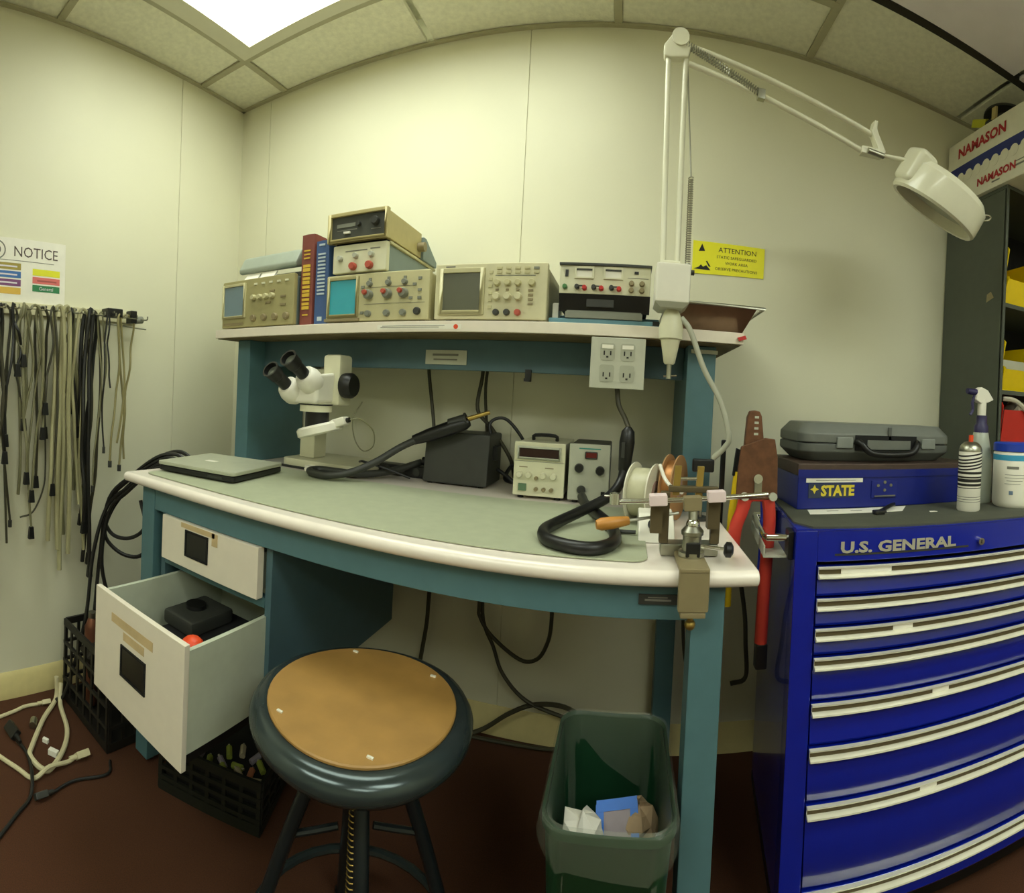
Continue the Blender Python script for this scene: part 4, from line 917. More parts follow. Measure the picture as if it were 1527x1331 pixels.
for k, (z, a0, a1, h) in enumerate(((.104, 205, 235, .007), (.088, 200, 250, .0012), (.080, 200, 250, .0012), (.072, 205, 245, .0012), (.064, 200, 240, .0012), (.036, 212, 222, .010))):
    mb = MB(); n = 8; vs = []
    for zz in (0, h):
        for i in range(n + 1): a = math.radians(a0 + (a1 - a0) * i / n); vs.append((cx + (R_ + .0006) * math.cos(a), cy + (R_ + .0006) * math.sin(a), zc + z + zz))
    obj('text_lines', mb.add(vs, [(i, i + 1, n + 2 + i, n + 1 + i) for i in range(n)]), M('label_ink', '#6d8199', .6, var=0) if k == 5 else inkgrey, t)

# ------------------------------------------------------------------ grey cabinet with bins
KX, KY = 1.105, 1.215
kb = thing('steel_cabinet', 'dark grey steel shelving cabinet in the right back corner', 'cabinet', (1.42, 1.38, 0))
obj('side_panel', MB().box(KX, KX + .008, KY, 1.548, 0, 1.85), cabinet_m, kb, bevel=.003)
obj('side_panel', MB().box(1.73, 1.75, KY, 1.548, 0, 1.85), cabinet_m, kb, bevel=.003)
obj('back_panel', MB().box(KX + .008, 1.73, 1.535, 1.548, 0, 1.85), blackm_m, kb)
obj('front_flange', MB().box(KX, KX + .010, KY - .003, KY + .01, 0, 1.85), cabinet_m, kb, bevel=.002)
obj('top_panel', MB().box(KX, 1.75, KY, 1.548, 1.85, 1.862), cabinet_m, kb)
for z in (.2, .55, .875, 1.165, 1.455): obj('shelf', MB().box(KX + .008, 1.73, KY + .004, 1.535, z, z + .014), cabinet_m, kb)
obj('worn_patch', MB().prism([(1.262, 1.49), (1.30, 1.478), (1.298, 1.505), (1.278, 1.512)], 'x', KX - .0006, KX), tan_m, kb)
def bin_(name, label, x0, x1, y0, y1, z0, h, mat, group=None, ff=.42):
    t = thing(name, label, 'bin', ((x0 + x1) / 2, (y0 + y1) / 2, z0), group=group)
    b = .003
    side = [(y0 + .03, z0), (y1, z0), (y1, z0 + h), (y0 + .012, z0 + h), (y0 + .004, z0 + h * .95), (y0 + .02, z0 + h * .50), (y0, z0 + h * .45)]
    for a in (x0, x1 - b): obj('side', MB().prism(side, 'x', a, a + b), mat, t)
    obj('bottom', MB().box(x0 + b, x1 - b, y0 + .03, y1, z0, z0 + b), mat, t)
    obj('back', MB().box(x0 + b, x1 - b, y1 - b, y1, z0 + b, z0 + h), mat, t)
    obj('front_lip', MB().hexa([(x0 + b, y0 + .03, z0 + b), (x1 - b, y0 + .03, z0 + b), (x1 - b, y0 + .03 + b, z0 + b), (x0 + b, y0 + .03 + b, z0 + b), (x0 + b, y0, z0 + h * ff), (x1 - b, y0, z0 + h * ff), (x1 - b, y0 + b, z0 + h * ff), (x0 + b, y0 + b, z0 + h * ff)]), mat, t)
    obj('rim', MB().box(x0 - .003, x0 + b, y0 + .07, y1, z0 + h - .006, z0 + h), mat, t)
    return t
bin_('parts_bin', 'yellow plastic parts bin on the upper cabinet shelf', 1.117, 1.30, KY - .012, 1.50, 1.469, .185, yel_m, 'yellow parts bins')
bin_('parts_bin', 'yellow plastic parts bin on the lower cabinet shelf above the red bin', 1.117, 1.30, KY - .012, 1.50, 1.179, .165, yel_m, 'yellow parts bins')
solo('bin_contents', MB().box(1.15, 1.28, KY + .06, 1.45, 1.183, 1.29), lgrey_m, 'grey carton inside the lower yellow bin', 'carton', bevel=.004)
bin_('red_bin', 'red plastic bin in the cabinet behind the white tub', 1.117, 1.30, KY - .012, 1.50, .889, .25, red_m, ff=.9)
t = thing('plastic_bag', 'crumpled clear plastic bag sticking out of the red bin', 'bag', (1.22, 1.30, .90))
mb = MB(); rnd = random.Random(3); n, m = 14, 9; vs = []
for j in range(m):
    for i in range(n):
        a = 2 * math.pi * i / n; ph = math.pi * j / (m - 1)
        q = 1 + rnd.uniform(-.22, .22)
        vs.append((1.252 + .045 * q * math.sin(ph) * math.cos(a), 1.29 + .06 * q * math.sin(ph) * math.sin(a), 1.085 - .06 * q * math.cos(ph)))
obj('film', mb.add(vs, [(j * n + i, j * n + (i + 1) % n, (j + 1) * n + (i + 1) % n, (j + 1) * n + i) for j in range(m - 1) for i in range(n)]), M('bag_film', '#b7ac98', .25, var=.15, alpha=.7), t, smooth=False)
obj('strap', MB().tube([(1.14, 1.235, 1.152), (1.18, 1.215, 1.145), (1.22, 1.195, 1.11), (1.27, 1.19, 1.07)], .009, 8, 5), M('bag_strap', '#b8b29c', .4), t)

# carton on the cabinet
t = thing('carton', 'white carton with a blue stripe and red lettering on top of the cabinet', 'carton', (1.26, 1.28, 1.862))
x0, x1, y0_, y1_ = 1.09, 1.40, 1.0, 1.538
obj('box', MB().box(x0, x1, y0_, y1_, 1.863, 2.105), M('carton_white', '#dcd8c2', .6, var=.04), t, bevel=.004)
obj('stripe', MB().box(x0 - .0008, x0, y0_ + .002, y1_ - .002, 1.965, 2.005), M('stripe_blue', '#26316f', .6, var=.05), t)
mb = MB()
for i in range(11): mb.lathe([(1e-7, 0), (.020, 0), (.020, .0004), (1e-7, .0004)], (x0 - .0008, y1_ - .035 - i * .047, 1.958), (-1, 0, 0), 14)
obj('wave_edge', mb, MATS['carton_white'], t, stuff=True)
redink = M('red_ink', '#a8262a', .6, var=0)
obj('lettering', text_mb('NAMASON', .050, (x0 - .001, 1.345, 2.052), (0, -1, 0), UZ, .0004, squash=1.05, bold=.002), redink, t)
obj('lettering', text_mb('NAMASON', .036, (x0 - .001, 1.26, 1.905), (0, -1, 0), UZ, .0004, squash=1.1, bold=.0015), redink, t)
obj('text_lines', MB().box(x0 - .0006, x0, 1.08, 1.17, 1.90, 1.906).box(x0 - .0006, x0, 1.09, 1.17, 1.915, 1.918).box(x0 - .0006, x0, 1.24, 1.28, 1.882, 1.887), inkgrey, t)
t = thing('cable_reel', 'dark round cable reel with a yellow tag lying on the white carton', 'reel', (1.20, 1.33, 2.106))
obj('drum', MB().lathe([(.03, -.03), (.085, -.03), (.085, -.022), (.05, -.02), (.05, .02), (.085, .022), (.085, .03), (.03, .03), (.03, -.03)], (1.19, 1.33, 2.140), (.1, 0, 1), 32), dgrey_m, t)
obj('yellow_tag', MB().obox((1.105, 1.375, 2.135), (.008, .0, .004), (-.006, .03, .010), (0, -.004, .014)), M('tag_yellow', '#b5b42a', .5), t, bevel=.002)
obj('tan_tag', MB().obox((1.108, 1.30, 2.140), (.006, 0, .002), (0, .010, 0), (0, 0, .022)), M('tag_tan', '#b0a068', .6), t, bevel=.002)

# ------------------------------------------------------------------ stool
sx, sy, sz = -.398, .728, .560
t = thing('stool', 'round steel shop stool with a tan hardboard seat in front of the bench', 'stool', (sx, sy, 0))
obj('seat_pan', MB().lathe([(.156, sz - .004), (.168, sz - .002), (.180, sz - .008), (.187, sz - .020), (.186, sz - .032), (.174, sz - .046), (.150, sz - .052), (.06, sz - .055), (1e-7, sz - .055)], (sx, sy, 0), n=56), stool_m, t)
st_ = obj('seat_board', MB().lathe([(1e-7, sz - .006), (.155, sz - .006), (.158, sz - .003), (.158, sz), (.156, sz + .002), (1e-7, sz + .002)], (sx, sy, 0), n=56), wood_m, t)
for a in (-125, -55, 55, 125): obj('seat_rivet', MB().box(sx + .142 * math.cos(math.radians(a)) - .005, sx + .142 * math.cos(math.radians(a)) + .005, sy + .142 * math.sin(math.radians(a)) - .002, sy + .142 * math.sin(math.radians(a)) + .002, sz + .002, sz + .0045), alu_m, st_)  # pale colour stands in for the shine on the rivets
obj('hub', MB().lathe([(.075, sz - .055), (.07, sz - .075), (.035, sz - .090), (.03, sz - .15), (1e-7, sz - .15)], (sx, sy, 0), n=28), stool_m, t)
obj('screw_post', MB().cyl((sx, sy, .16), (sx, sy, sz - .14), .012, n=16), stoolshade_m, t)
obj('thread', spring((sx, sy, .17), (sx, sy, .40), .0125, 22), brass_m, t)
for a in (35, 125, 215, 305):
    c_, s_ = math.cos(math.radians(a)), math.sin(math.radians(a))
    lg = obj('leg', MB().tube([(sx + .055 * c_, sy + .055 * s_, sz - .075), (sx + .12 * c_, sy + .12 * s_, .30), (sx + .205 * c_, sy + .205 * s_, .012)], .0125, 10, 6), stoolshade_m, t)
    obj('glide', MB().cyl((sx + .205 * c_, sy + .205 * s_, 0), (sx + .205 * c_, sy + .205 * s_, .02), .016, n=12), black_m, lg)
    obj('brace', MB().tube([(sx + .03 * c_, sy + .03 * s_, .34), (sx + .115 * c_, sy + .115 * s_, .32)], .006, 8, 1), stoolshade_m, t)
obj('foot_ring', MB().tube([(sx + .178 * math.cos(2 * math.pi * k / 32), sy + .178 * math.sin(2 * math.pi * k / 32), .135) for k in range(32)], .0085, 8, 1, True), stool_m, t)

# ------------------------------------------------------------------ waste bin
bx, by = .006, .868
t = thing('waste_bin', 'dark green waste bin lined with a clear plastic bag under the bench', 'waste bin', (bx, by, 0))
def rr_ring(w_, d_, r_, z): return [(bx + x, by + y, z) for x, y in rrect(-w_ / 2, w_ / 2, -d_ / 2, d_ / 2, r_, 6)]
def loft(rings, cap0=True, cap1=False):
    n = len(rings[0]); mb = MB(); vs = [v for r in rings for v in r]
    fs = [(k * n + q, k * n + (q + 1) % n, (k + 1) * n + (q + 1) % n, (k + 1) * n + q) for k in range(len(rings) - 1) for q in range(n)]
    if cap0: fs.append(tuple(range(n - 1, -1, -1)))
    if cap1: fs.append(tuple((len(rings) - 1) * n + q for q in range(n)))
    return mb.add(vs, fs)
obj('body', loft([rr_ring(.15, .21, .03, 0), rr_ring(.198, .282, .04, .445), rr_ring(.206, .290, .04, .45), rr_ring(.206, .290, .04, .435), rr_ring(.202, .286, .04, .435), rr_ring(.192, .276, .038, .446), rr_ring(.145, .205, .028, .006)]), bin_m, t)
rnd = random.Random(11)
def wav(w_, d_, r_, z, a, zj=0):
    return [(x + rnd.uniform(-a, a), y + rnd.uniform(-a, a), zz + rnd.uniform(-zj, zj)) for x, y, zz in rr_ring(w_, d_, r_, z)]
hem = [(x, y, z - .022 * max(0, 1 - abs(x - bx) / .10) * (y < by)) for x, y, z in wav(.200, .286, .04, .392, .004, .007)]
bag = [wav(.150, .215, .03, .14, .004), wav(.17, .245, .03, .25, .006), wav(.178, .262, .034, .36, .005), rr_ring(.190, .272, .04, .448), rr_ring(.200, .284, .04, .456), wav(.212, .296, .04, .450, .002), wav(.216, .302, .04, .42, .004), hem]
obj('bag', loft(bag, True), bag_m, t, label='clear plastic liner folded over the rim', smooth=True)
def crumple(label, name, cat, c, r, mat, seed, sq=(1, 1, 1)):
    rn = random.Random(seed); n, m = 9, 6; vs = []
    for j in range(m):
        for i in range(n):
            a = 2 * math.pi * i / n; ph = math.pi * j / (m - 1); q = r * (1 + rn.uniform(-.3, .25))
            vs.append((c[0] + q * sq[0] * math.sin(ph) * math.cos(a), c[1] + q * sq[1] * math.sin(ph) * math.sin(a), c[2] - q * sq[2] * math.cos(ph)))
    return solo(name, MB().add(vs, [(j * n + i, j * n + (i + 1) % n, (j + 1) * n + (i + 1) % n, (j + 1) * n + i) for j in range(m - 1) for i in range(n)]), mat, label, cat, smooth=False, group='rubbish in the waste bin')
crumple('crumpled white paper towel at the left inside the waste bin', 'paper_towel', 'paper', (-.038, .84, .325), .046, paper_m, 1, (1, 1.2, 1.2))
crumple('crumpled pale paper at the front inside the waste bin', 'paper_towel', 'paper', (.0, .79, .315), .036, lgrey_m, 2, (1.2, .9, .9))
crumple('beige crumpled packaging at the right inside the waste bin', 'packaging', 'packaging', (.060, .90, .325), .034, M('kraft_paper', '#b59a78', .8, var=.1), 4)
t = thing('wrapper', 'blue edged plastic wrapper leaning inside the waste bin', 'wrapper', (.02, .87, .26))
q = Vector((.022, .872, .335))
obj('window', MB().obox(q, (.026, .004, .004), (-.002, .02, .02), (0, -.001, .001)), M('wrapper_window', '#8d7f83', .4, var=.1), t)
for sg in (-1, 1): obj('edge', MB().obox(q + Vector((.030, .004, .004)) * sg, (.007, 0, 0), (-.003, .026, .026), (0, -.002, .002)), bluewrap_m, t)
obj('edge', MB().obox(q + Vector((-.003, .024, .025)), (.036, .004, .004), (0, .006, .006), (0, -.002, .002)), bluewrap_m, t)

# ------------------------------------------------------------------ crates on the floor
def crate(name, label, w_, d_, h, loc, rz, mat):
    t = thing(name, label, 'crate', loc, rz=rz, local=True)
    obj('floor_grid', MB().box(-w_ / 2, w_ / 2, -d_ / 2, d_ / 2, 0, .008), mat, t)
    for k, (ax, n) in enumerate((('x', w_), ('x', w_), ('y', d_), ('y', d_))):
        sgn = -1 if k % 2 == 0 else 1
        rows = [.008 + (h - .03) * i / 4 for i in range(5)]
        for i, z in enumerate(rows):
            hh = .022 if i in (0, 4) else .010
            if ax == 'x': mb = MB().box(-w_ / 2, w_ / 2, sgn * d_ / 2 - .004, sgn * d_ / 2 + .004, z, z + hh)
            else: mb = MB().box(sgn * w_ / 2 - .004, sgn * w_ / 2 + .004, -d_ / 2 + .004, d_ / 2 - .004, z, z + hh)
            obj('slat', mb, mat, t)
        for i in range(7):
            p_ = -n / 2 + .006 + (n - .012) * i / 6
            if ax == 'x': mb = MB().box(p_ - .005, p_ + .005, sgn * d_ / 2 - .003, sgn * d_ / 2 + .003, .03, h - .022)
            else: mb = MB().box(sgn * w_ / 2 - .003, sgn * w_ / 2 + .003, p_ - .005, p_ + .005, .03, h - .022)
            obj('upright_slat', mb, mat, t)
    return t
crm = M('crate_black', '#17150f', .55, var=.1)
crate('milk_crate', 'black plastic crate full of parts against the left wall', .29, .29, .275, (-1.335, .885, 0), 0, crm)
crate('milk_crate', 'low dark crate of small parts under the open drawer', .29, .28, .135, (-.925, .975, 0), 19, M('crate_green', '#16190f', .6, var=.1))
G = 'junk in the black crate'
for lab, nm, c, r, col in (('black adapter among the junk at the left of the black crate', 'old_adapter', (-1.43, .95, .15), .05, '#1a1812'), ('dark box at the back of the black crate', 'dark_box', (-1.37, .975, .12), .05, '#26221a'), ('dull green circuit board stuck in the black crate', 'circuit_board', (-1.24, .93, .12), .045, '#333a24')):
    pts_ = rrect(c[0] - r, c[0] + r, c[1] - r * .6, c[1] + r * .6, .01, 3)
    solo(nm, MB().prism(pts_, 'z', .010, c[2] + r), M(nm + '_skin', col, .6, var=.25), lab, 'part', group=G, bevel=.004)
crumple_ = [('tangle of dark cable in the black crate', 'cable_tangle', (-1.37, .85, .165), .085, M('junk_dark', '#2b2619', .7, var=.3)),
            ('pale grey device among the junk in the black crate', 'old_device', (-1.30, .94, .20), .06, M('junk_pale', '#6f6a50', .6, var=.3)),
            ('brown plastic part in the front of the black crate', 'plastic_part', (-1.25, .83, .20), .05, M('junk_brown', '#4a3a24', .6, var=.3))]
for lab, nm, c, r, m in crumple_:
    o = crumple(lab, nm, 'part', c, r, m, len(lab)); o['group'] = G
t = thing('copper_bottle', 'copper coloured bottle standing in the black crate beside the drawer', 'bottle', (-1.402, .80, .01))
obj('body', MB().lathe([(.022, .012), (.024, .02), (.024, .27), (.016, .29), (.012, .30), (1e-7, .30)], (-1.402, .80, 0), n=18), M('copper_paint', '#8a5a44', .35, .6, var=.08), t)
obj('cap', MB().cyl((-1.402, .80, .30), (-1.402, .80, .318), .013, n=14), steel_m, t)
cable('coiled_cord', 'black cord arching out of the black crate behind the drawer', [(-1.38, .90, .20), (-1.33, .92, .30), (-1.27, .93, .335), (-1.22, .93, .30), (-1.21, .92, .22)], .008, bcable_m)
rnd = random.Random(5)
cols = [('yellow green', M('bit_green', '#8d9a3e', .5)), ('pale lilac', M('bit_lilac', '#8d8590', .5)), ('orange brown', M('bit_orange', '#a86a48', .5)), ('cream', M('bit_cream', '#b5a98a', .5))]
cs_, sn_ = math.cos(math.radians(19)), math.sin(math.radians(19))
bits = [(-.925 + u * cs_ - v * sn_, .975 + u * sn_ + v * cs_, k) for u, v, k in
        ((-.04, -.11, 1), (-.01, -.115, 0), (.02, -.10, 1), (.035, -.12, 0), (.06, -.095, 0), (.075, -.115, 3), (.10, -.105, 2), (.12, -.12, 3), (.115, -.07, 0), (.09, -.05, 1), (.05, -.04, 3), (.02, -.06, 0))]
ordw = ['first', 'second', 'third', 'fourth', 'fifth', 'sixth', 'seventh', 'eighth', 'ninth', 'tenth', 'eleventh', 'twelfth', 'thirteenth', 'fourteenth', 'fifteenth', 'sixteenth', 'seventeenth', 'eighteenth', 'nineteenth', 'twentieth', 'twenty-first', 'twenty-second', 'twenty-third', 'twenty-fourth', 'twenty-fifth', 'twenty-sixth']
tr_ = solo('parts_tray', MB().box(-.13, .13, -.13, .13, .009, .105), blackm_m, 'black tray filling the low crate under the drawer', 'tray', loc=(0, 0, .009), bevel=.004)
tr_.location = (-.925, .975, .009); tr_.rotation_euler = (0, 0, math.radians(19))
for i, (x, y, k) in enumerate(sorted(bits)):
    th = rnd.uniform(0, 3); d = Vector((math.cos(th), math.sin(th), .2)).normalized() * .015
    t = thing('small_connector', cols[k][0] + ' small connector in the low crate, ' + ordw[i] + ' from the left', 'connector', (x, y, .106), group='connectors in the low crate')
    obj('barrel', MB().cyl(Vector((x, y, .114)) - d, Vector((x, y, .114)) + d, .008, n=8), cols[k][1], t)
    obj('pin', MB().cyl(Vector((x, y, .114)) + d, Vector((x, y, .114)) + d * 1.5, .003, n=6), steel_m, t)

# ------------------------------------------------------------------ left wall: notice, rack, cables
X = XL + .0045
t = thing('notice_sign', 'white notice sign with coloured label bars on the left wall', 'sign', (X, .6, 1.31))
obj('board', MB().box(X, X + .003, .36, .742, 1.318, 1.525), paper_m, t)
xf = X + .0032
YR = (0, 1, 0)
def bar(y0, y1, z0, z1, m, name='colour_bar'): return obj(name, MB().box(X + .003, X + .0036, y0, y1, z0, z1), m, t)
obj('lettering', text_mb('NOTICE', .047, (xf, .635, 1.482), YR, UZ, .0004, squash=.92), M('notice_ink', '#4a3a34', .6, var=0), t)
obj('emblem', MB().lathe([(.026, 0), (.030, 0), (.030, .0006), (.026, .0006), (.026, 0)], (xf, .500, 1.485), (1, 0, 0), 28).lathe([(.010, 0), (.014, 0), (.014, .0006), (.010, .0006), (.010, 0)], (xf, .500, 1.485), (1, 0, 0), 20), inkgrey, t)
obj('text_lines', MB().box(X + .003, X + .0034, .47, .70, 1.4535, 1.4555), inkgrey, t)
for i, c in enumerate(('#a08f3f', '#3f6fae', '#7c4a78', '#d9b04a')):
    b_ = bar(.42, .583, 1.425 - i * .026, 1.446 - i * .026, M('bar_l%d' % i, c, .6, var=.02))
    if i < 3: obj('text_lines', MB().box(X + .0036, X + .004, .44 + .01 * i, .57, 1.4325 - i * .026, 1.4375 - i * .026), M('bar_print', '#d8d2d8', .6, var=0), b_)
for i, c in enumerate(('#dfdc2a', '#d9706a', '#2f7d4c')):
    b_ = bar(.624, .722, 1.413 - i * .026, 1.434 - i * .026, M('bar_r%d' % i, c, .6, var=.02))
    if i == 2: obj('lettering', text_mb('General', .016, (X + .0037, .673, 1.371), YR, UZ, .0003), M('bar_print', '#d8d2d8', .6, var=0), b_)
    if i == 1: obj('text_lines', MB().box(X + .0036, X + .004, .64, .71, 1.394, 1.399), M('bar_ink', '#a8524e', .6, var=0), b_)

hz = 1.285
t = thing('cable_rack', 'cream wall rack with a row of wire prongs holding hung cables', 'rack', (X, .72, hz))
obj('back_strip', MB().box(X, X + .012, .38, 1.03, hz - .002, hz + .036), M('rack_cream', '#d6d0aa', .45, var=.03), t, bevel=.002)
hooks = [.40 + .043 * i for i in range(15)]
for y in hooks:
    obj('prong', MB().tube([(X + .012, y, hz + .018), (X + .05, y + .004, hz + .012), (X + .098, y + .012, hz + .004), (X + .103, y + .013, hz + .016)], .0024, 6, 3), steel_m, t)
for y in (.45, .56, .67, .78, .89): obj('screw', MB().lathe([(.005, 0), (.004, .002), (1e-7, .003)], (X + .012, y, hz + .027), (1, 0, 0), 10), dgrey_m, t)
obj('end_rod', MB().cyl((X + .02, .90, hz - .012), (X + .03, 1.06, hz - .020), .003, n=8), steel_m, t)
t = thing('wall_adapter', 'black power adapter hung at the right end of the cable rack', 'power adapter', (X + .06, .885, hz + .0))
obj('body', MB().box(X + .04, X + .085, .865, .925, hz + .006, hz + .034), black_m, t, bevel=.003)
obj('prongs', MB().box(X + .085, X + .098, .88, .884, hz + .016, hz + .022), steel_m, t)
t = thing('wall_adapter', 'black plug with a grey round end at the tip of the cable rack', 'power adapter', (X + .06, .985, hz))
obj('body', MB().box(X + .04, X + .075, .965, .99, hz - .008, hz + .035), black_m, t, bevel=.003)
obj('round_end', MB().cyl((X + .06, .99, hz + .004), (X + .06, 1.02, hz + .008), .013, n=14), grey_m, t)

# hung cables: (y at hook, bottom z of strand a, of strand b, thickness, colour, plug)
spec = [(.455, .50, .36, .0055, 'black', 1), (.468, .42, .80, .005, 'dark', 1), (.482, .36, .62, .006, 'dark', 1), (.497, .45, .9, .0045, 'black', 1), (.512, .70, .55, .004, 'dark', 0),
        (.528, .85, 1.12, .0045, 'black', 1), (.548, .62, .95, .004, 'dark', 0), (.565, 1.15, .78, .005, 'grey', 1), (.585, .70, 1.0, .0055, 'grey', 0), (.605, .95, .72, .0045, 'grey', 1),
        (.622, .60, .92, .004, 'grey', 1), (.645, .76, .92, .005, 'dark', 1), (.665, 1.0, .74, .004, 'dark', 1), (.690, .55, .45, .008, 'pale', 0), (.715, .52, .5, .008, 'pale', 0),
        (.745, 1.0, .92, .006, 'black', 1), (.760, .55, .7, .007, 'grey', 0), (.778, .66, .50, .006, 'pale', 0), (.800, .60, .45, .007, 'black', 1), (.815, .45, .55, .007, 'black', 0),
        (.830, .62, .48, .006, 'dark', 1), (.848, .72, .95, .003, 'grey', 0), (.868, .85, 1.05, .003, 'black', 0), (.915, .80, .86, .004, 'tan', 0), (.955, .78, .80, .004, 'tan', 0)]
cm = {'black': bcable_m, 'dark': dcable_m, 'grey': gcable_m, 'pale': M('pale_cable', '#a09b74', .5, var=.05), 'tan': M('tan_cable', '#8a8155', .5, var=.05)}
rnd = random.Random(21)
words = {'black': 'black', 'dark': 'dark olive', 'grey': 'grey', 'pale': 'pale thick', 'tan': 'thin tan'}
for i, (y, za, zb, r, col, plug) in enumerate(spec):
    xh = X + .062 + rnd.uniform(-.025, .03)
    ph = rnd.uniform(0, 6); am = rnd.uniform(.004, .018)
    sp = rnd.uniform(.008, .018)
    A = []; B = []
    for k in range(7):
        f_ = k / 6
        A.append((max(X + .012, xh + rnd.uniform(-.008, .008)), y - sp + am * math.sin(ph + f_ * 5), za + (hz - .01 - za) * f_))
        B.append((max(X + .012, xh + rnd.uniform(-.008, .008)), y + sp + am * math.sin(ph + 1.5 + f_ * 4), hz - .01 - (hz - .01 - zb) * f_))
    pts = A + [(xh, y, hz + .016 + r)] + B
    t = thing('hanging_cable', words[col] + ' cable on the wall rack, ' + ordw[i] + ' from the left', 'cable', (xh, y, min(za, zb)), group='cables hung on the wall rack')
    obj('cord', MB().tube(pts, r, 7, 4), cm[col], t)
    if plug:
        for e, z in ((A[0], za), (B[-1], zb)):
            obj('plug', MB().hexa([(e[0] - .008, e[1] - .010, z - .040), (e[0] + .008, e[1] - .010, z - .040), (e[0] + .008, e[1] + .010, z - .040), (e[0] - .008, e[1] + .010, z - .040),
                                   (e[0] - .006, e[1] - .007, z), (e[0] + .006, e[1] - .007, z), (e[0] + .006, e[1] + .007, z), (e[0] - .006, e[1] + .007, z)]), black_m, t, bevel=.002)
    elif r < .0045:
        obj('plug', MB().cyl((A[0][0], A[0][1], za - .022), (A[0][0], A[0][1], za), r * 1.7, n=8), dgrey_m, t)

# cords draped over the left end of the bench
ds = [([(-1.19, 1.0, .832), (-1.225, .985, .850), (-1.28, .955, .835), (-1.36, .92, .77), (-1.43, .87, .68), (-1.445, .85, .50), (-1.44, .83, .30)], 'uppermost black cord arching off the left end of the bench'),
      ([(-1.185, .985, .826), (-1.24, .965, .838), (-1.32, .93, .79), (-1.42, .885, .70), (-1.44, .86, .62), (-1.42, .88, .56), (-1.37, .92, .555), (-1.33, .95, .60), (-1.36, .95, .68)], 'black cord dropping from the bench end into a round loop'),
      ([(-1.18, .965, .824), (-1.235, .945, .826), (-1.32, .915, .765), (-1.41, .88, .66), (-1.435, .86, .56), (-1.40, .90, .50), (-1.34, .94, .50), (-1.31, .96, .56)], 'black cord with a lower loop beside the bench leg'),
      ([(-1.185, .945, .820), (-1.24, .93, .815), (-1.33, .90, .745), (-1.42, .86, .66), (-1.44, .82, .50), (-1.43, .79, .28), (-1.44, .73, .05), (-1.46, .70, .012)], 'black cord running from the bench end down to the floor'),
      ([(-1.18, 1.02, .835), (-1.235, 1.01, .855), (-1.30, .98, .83), (-1.38, .93, .74), (-1.42, .89, .68)], 'short black cord at the back of the bundle off the bench end'),
      ([(-1.19, .93, .818), (-1.25, .915, .80), (-1.34, .885, .72), (-1.41, .86, .64), (-1.425, .845, .46), (-1.39, .88, .30), (-1.36, .92, .24)], 'black cord curving from the bench end into the black crate')]
for pts, lab in ds: cable('draped_cord', lab, pts, .0065, bcable_m, group='cords off the bench end')
cable('thin_wall_cord', 'thin grey cord looping low on the left wall between the cables', [(-1.50, .66, .93), (-1.50, .665, .80), (-1.49, .655, .72), (-1.49, .62, .645), (-1.49, .575, .63)], .003, dcable_m)

# cords on the floor
cable('extension_cord', 'ivory extension cord looped on the brown floor by the baseboard', [(-1.478, .712, .08), (-1.465, .705, .015), (-1.395, .63, .010), (-1.301, .553, .010), (-1.266, .533, .010), (-1.215, .542, .010), (-1.2, .566, .010), (-1.254, .632, .010), (-1.325, .678, .010), (-1.434, .707, .012), (-1.47, .725, .06)], .0075, wcable_m)
cable('plug_cable', 'ivory power cord with a three-pin plug lying on the floor', [(-1.33, .43, .008), (-1.24, .482, .008), (-1.19, .512, .008), (-1.195, .560, .022), (-1.204, .618, .010), (-1.207, .640, .012)], .006, wcable_m, ends=[((-1.207, .648, .014), (0, 1, 0), .04, .013, wcable_m)])
cable('baseboard_cord', 'ivory cord running along the foot of the left wall', [(-1.44, .44, .007), (-1.462, .55, .007), (-1.475, .60, .007), (-1.470, .65, .007)], .0055, wcable_m, ends=[((-1.468, .655, .010), (.1, 1, 0), .03, .010, wcable_m)])
cable('floor_cord', 'black cord curving across the brown floor at the left', [(-1.05, .36, .006), (-1.103, .432, .006), (-1.138, .481, .006), (-1.187, .506, .022), (-1.282, .529, .006), (-1.34, .52, .006)], .005, bcable_m, ends=[((-1.345, .52, .016), (-1, -.1, 0), .055, .016, black_m)])
cable('floor_cord', 'thin black cord trailing toward the black crate', [(-1.129, .533, .005), (-1.143, .609, .005), (-1.122, .7, .005), (-1.16, .732, .005)], .004, bcable_m, ends=[((-1.128, .525, .012), (0, -1, 0), .035, .011, dgrey_m)])
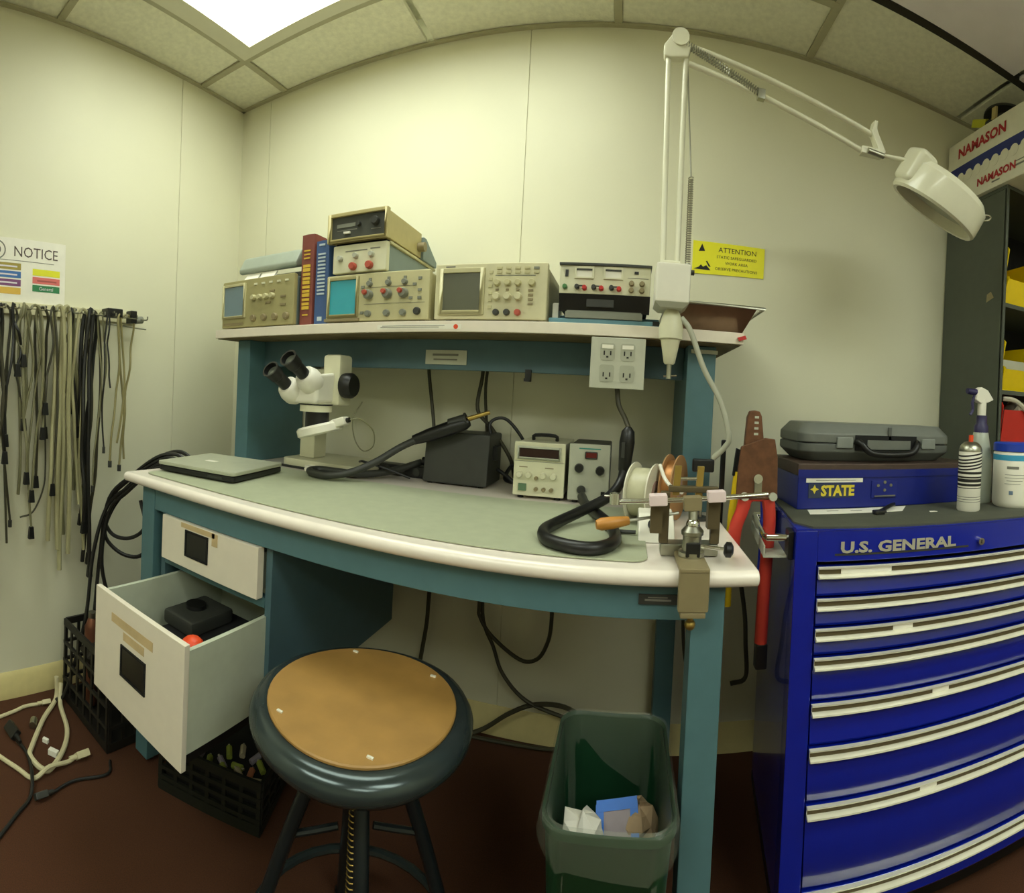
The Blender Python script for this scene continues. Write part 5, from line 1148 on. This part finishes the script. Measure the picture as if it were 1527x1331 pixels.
solo('white_clip', MB().obox((-1.255, .60, .008), (.012, .008, 0), (-.004, .006, 0), (0, 0, .008)), paper_m, 'white tag lying inside the ivory cord loop', 'tag', bevel=.001)
solo('cable_tag', MB().obox((-1.31, .60, .006), (.008, .005, 0), (-.003, .004, 0), (0, 0, .006)), paper_m, 'smaller white tag beside the ivory cord loop', 'tag', bevel=.001)
solo('grey_plug', MB().cyl((-1.40, .60, .012), (-1.375, .585, .012), .012, n=10), steel_m, 'grey metal plug lying on the floor by the baseboard', 'plug', bevel=.002)

# cords under the bench along the back wall
for lab, pts, r in (
    ('dark cord hanging straight behind the stool under the bench', [(-.585, 1.51, .70), (-.59, 1.5, .43), (-.594, 1.5, .33), (-.608, 1.5, .22), (-.62, 1.49, .10)], .007),
    ('dark cord making a long U loop under the bench', [(-.425, 1.51, .70), (-.421, 1.5, .438), (-.416, 1.5, .386), (-.372, 1.5, .331), (-.284, 1.5, .277), (-.232, 1.5, .285), (-.204, 1.5, .332), (-.193, 1.5, .398), (-.196, 1.51, .55), (-.2, 1.51, .70)], .006),
    ('dark cord sagging from the bench back toward the waste bin', [(-.41, 1.515, .66), (-.412, 1.51, .40), (-.37, 1.505, .299), (-.334, 1.5, .223), (-.256, 1.5, .154), (-.121, 1.49, .123), (-.02, 1.46, .10)], .006),
    ('dark cord arching off the floor along the back baseboard', [(-.47, 1.48, .006), (-.389, 1.5, .04), (-.307, 1.5, .107), (-.225, 1.5, .149), (-.123, 1.49, .155), (-.02, 1.48, .09)], .007),
    ('dark cord lying along the back baseboard', [(-.45, 1.50, .007), (-.30, 1.51, .007), (-.18, 1.50, .02), (-.10, 1.48, .05)], .006),
    ('thin dark cord behind the right rear bench leg', [(.19, 1.40, .70), (.187, 1.40, .50), (.197, 1.40, .38), (.215, 1.40, .32)], .005),
    ('thin dark cord hanging in the gap between bench and chest', [(.31, 1.30, .68), (.337, 1.30, .542), (.345, 1.30, .453), (.352, 1.31, .36), (.311, 1.31, .345)], .006)):
    cable('under_bench_cord', lab, pts, r, dcable_m, group='cords under the bench')
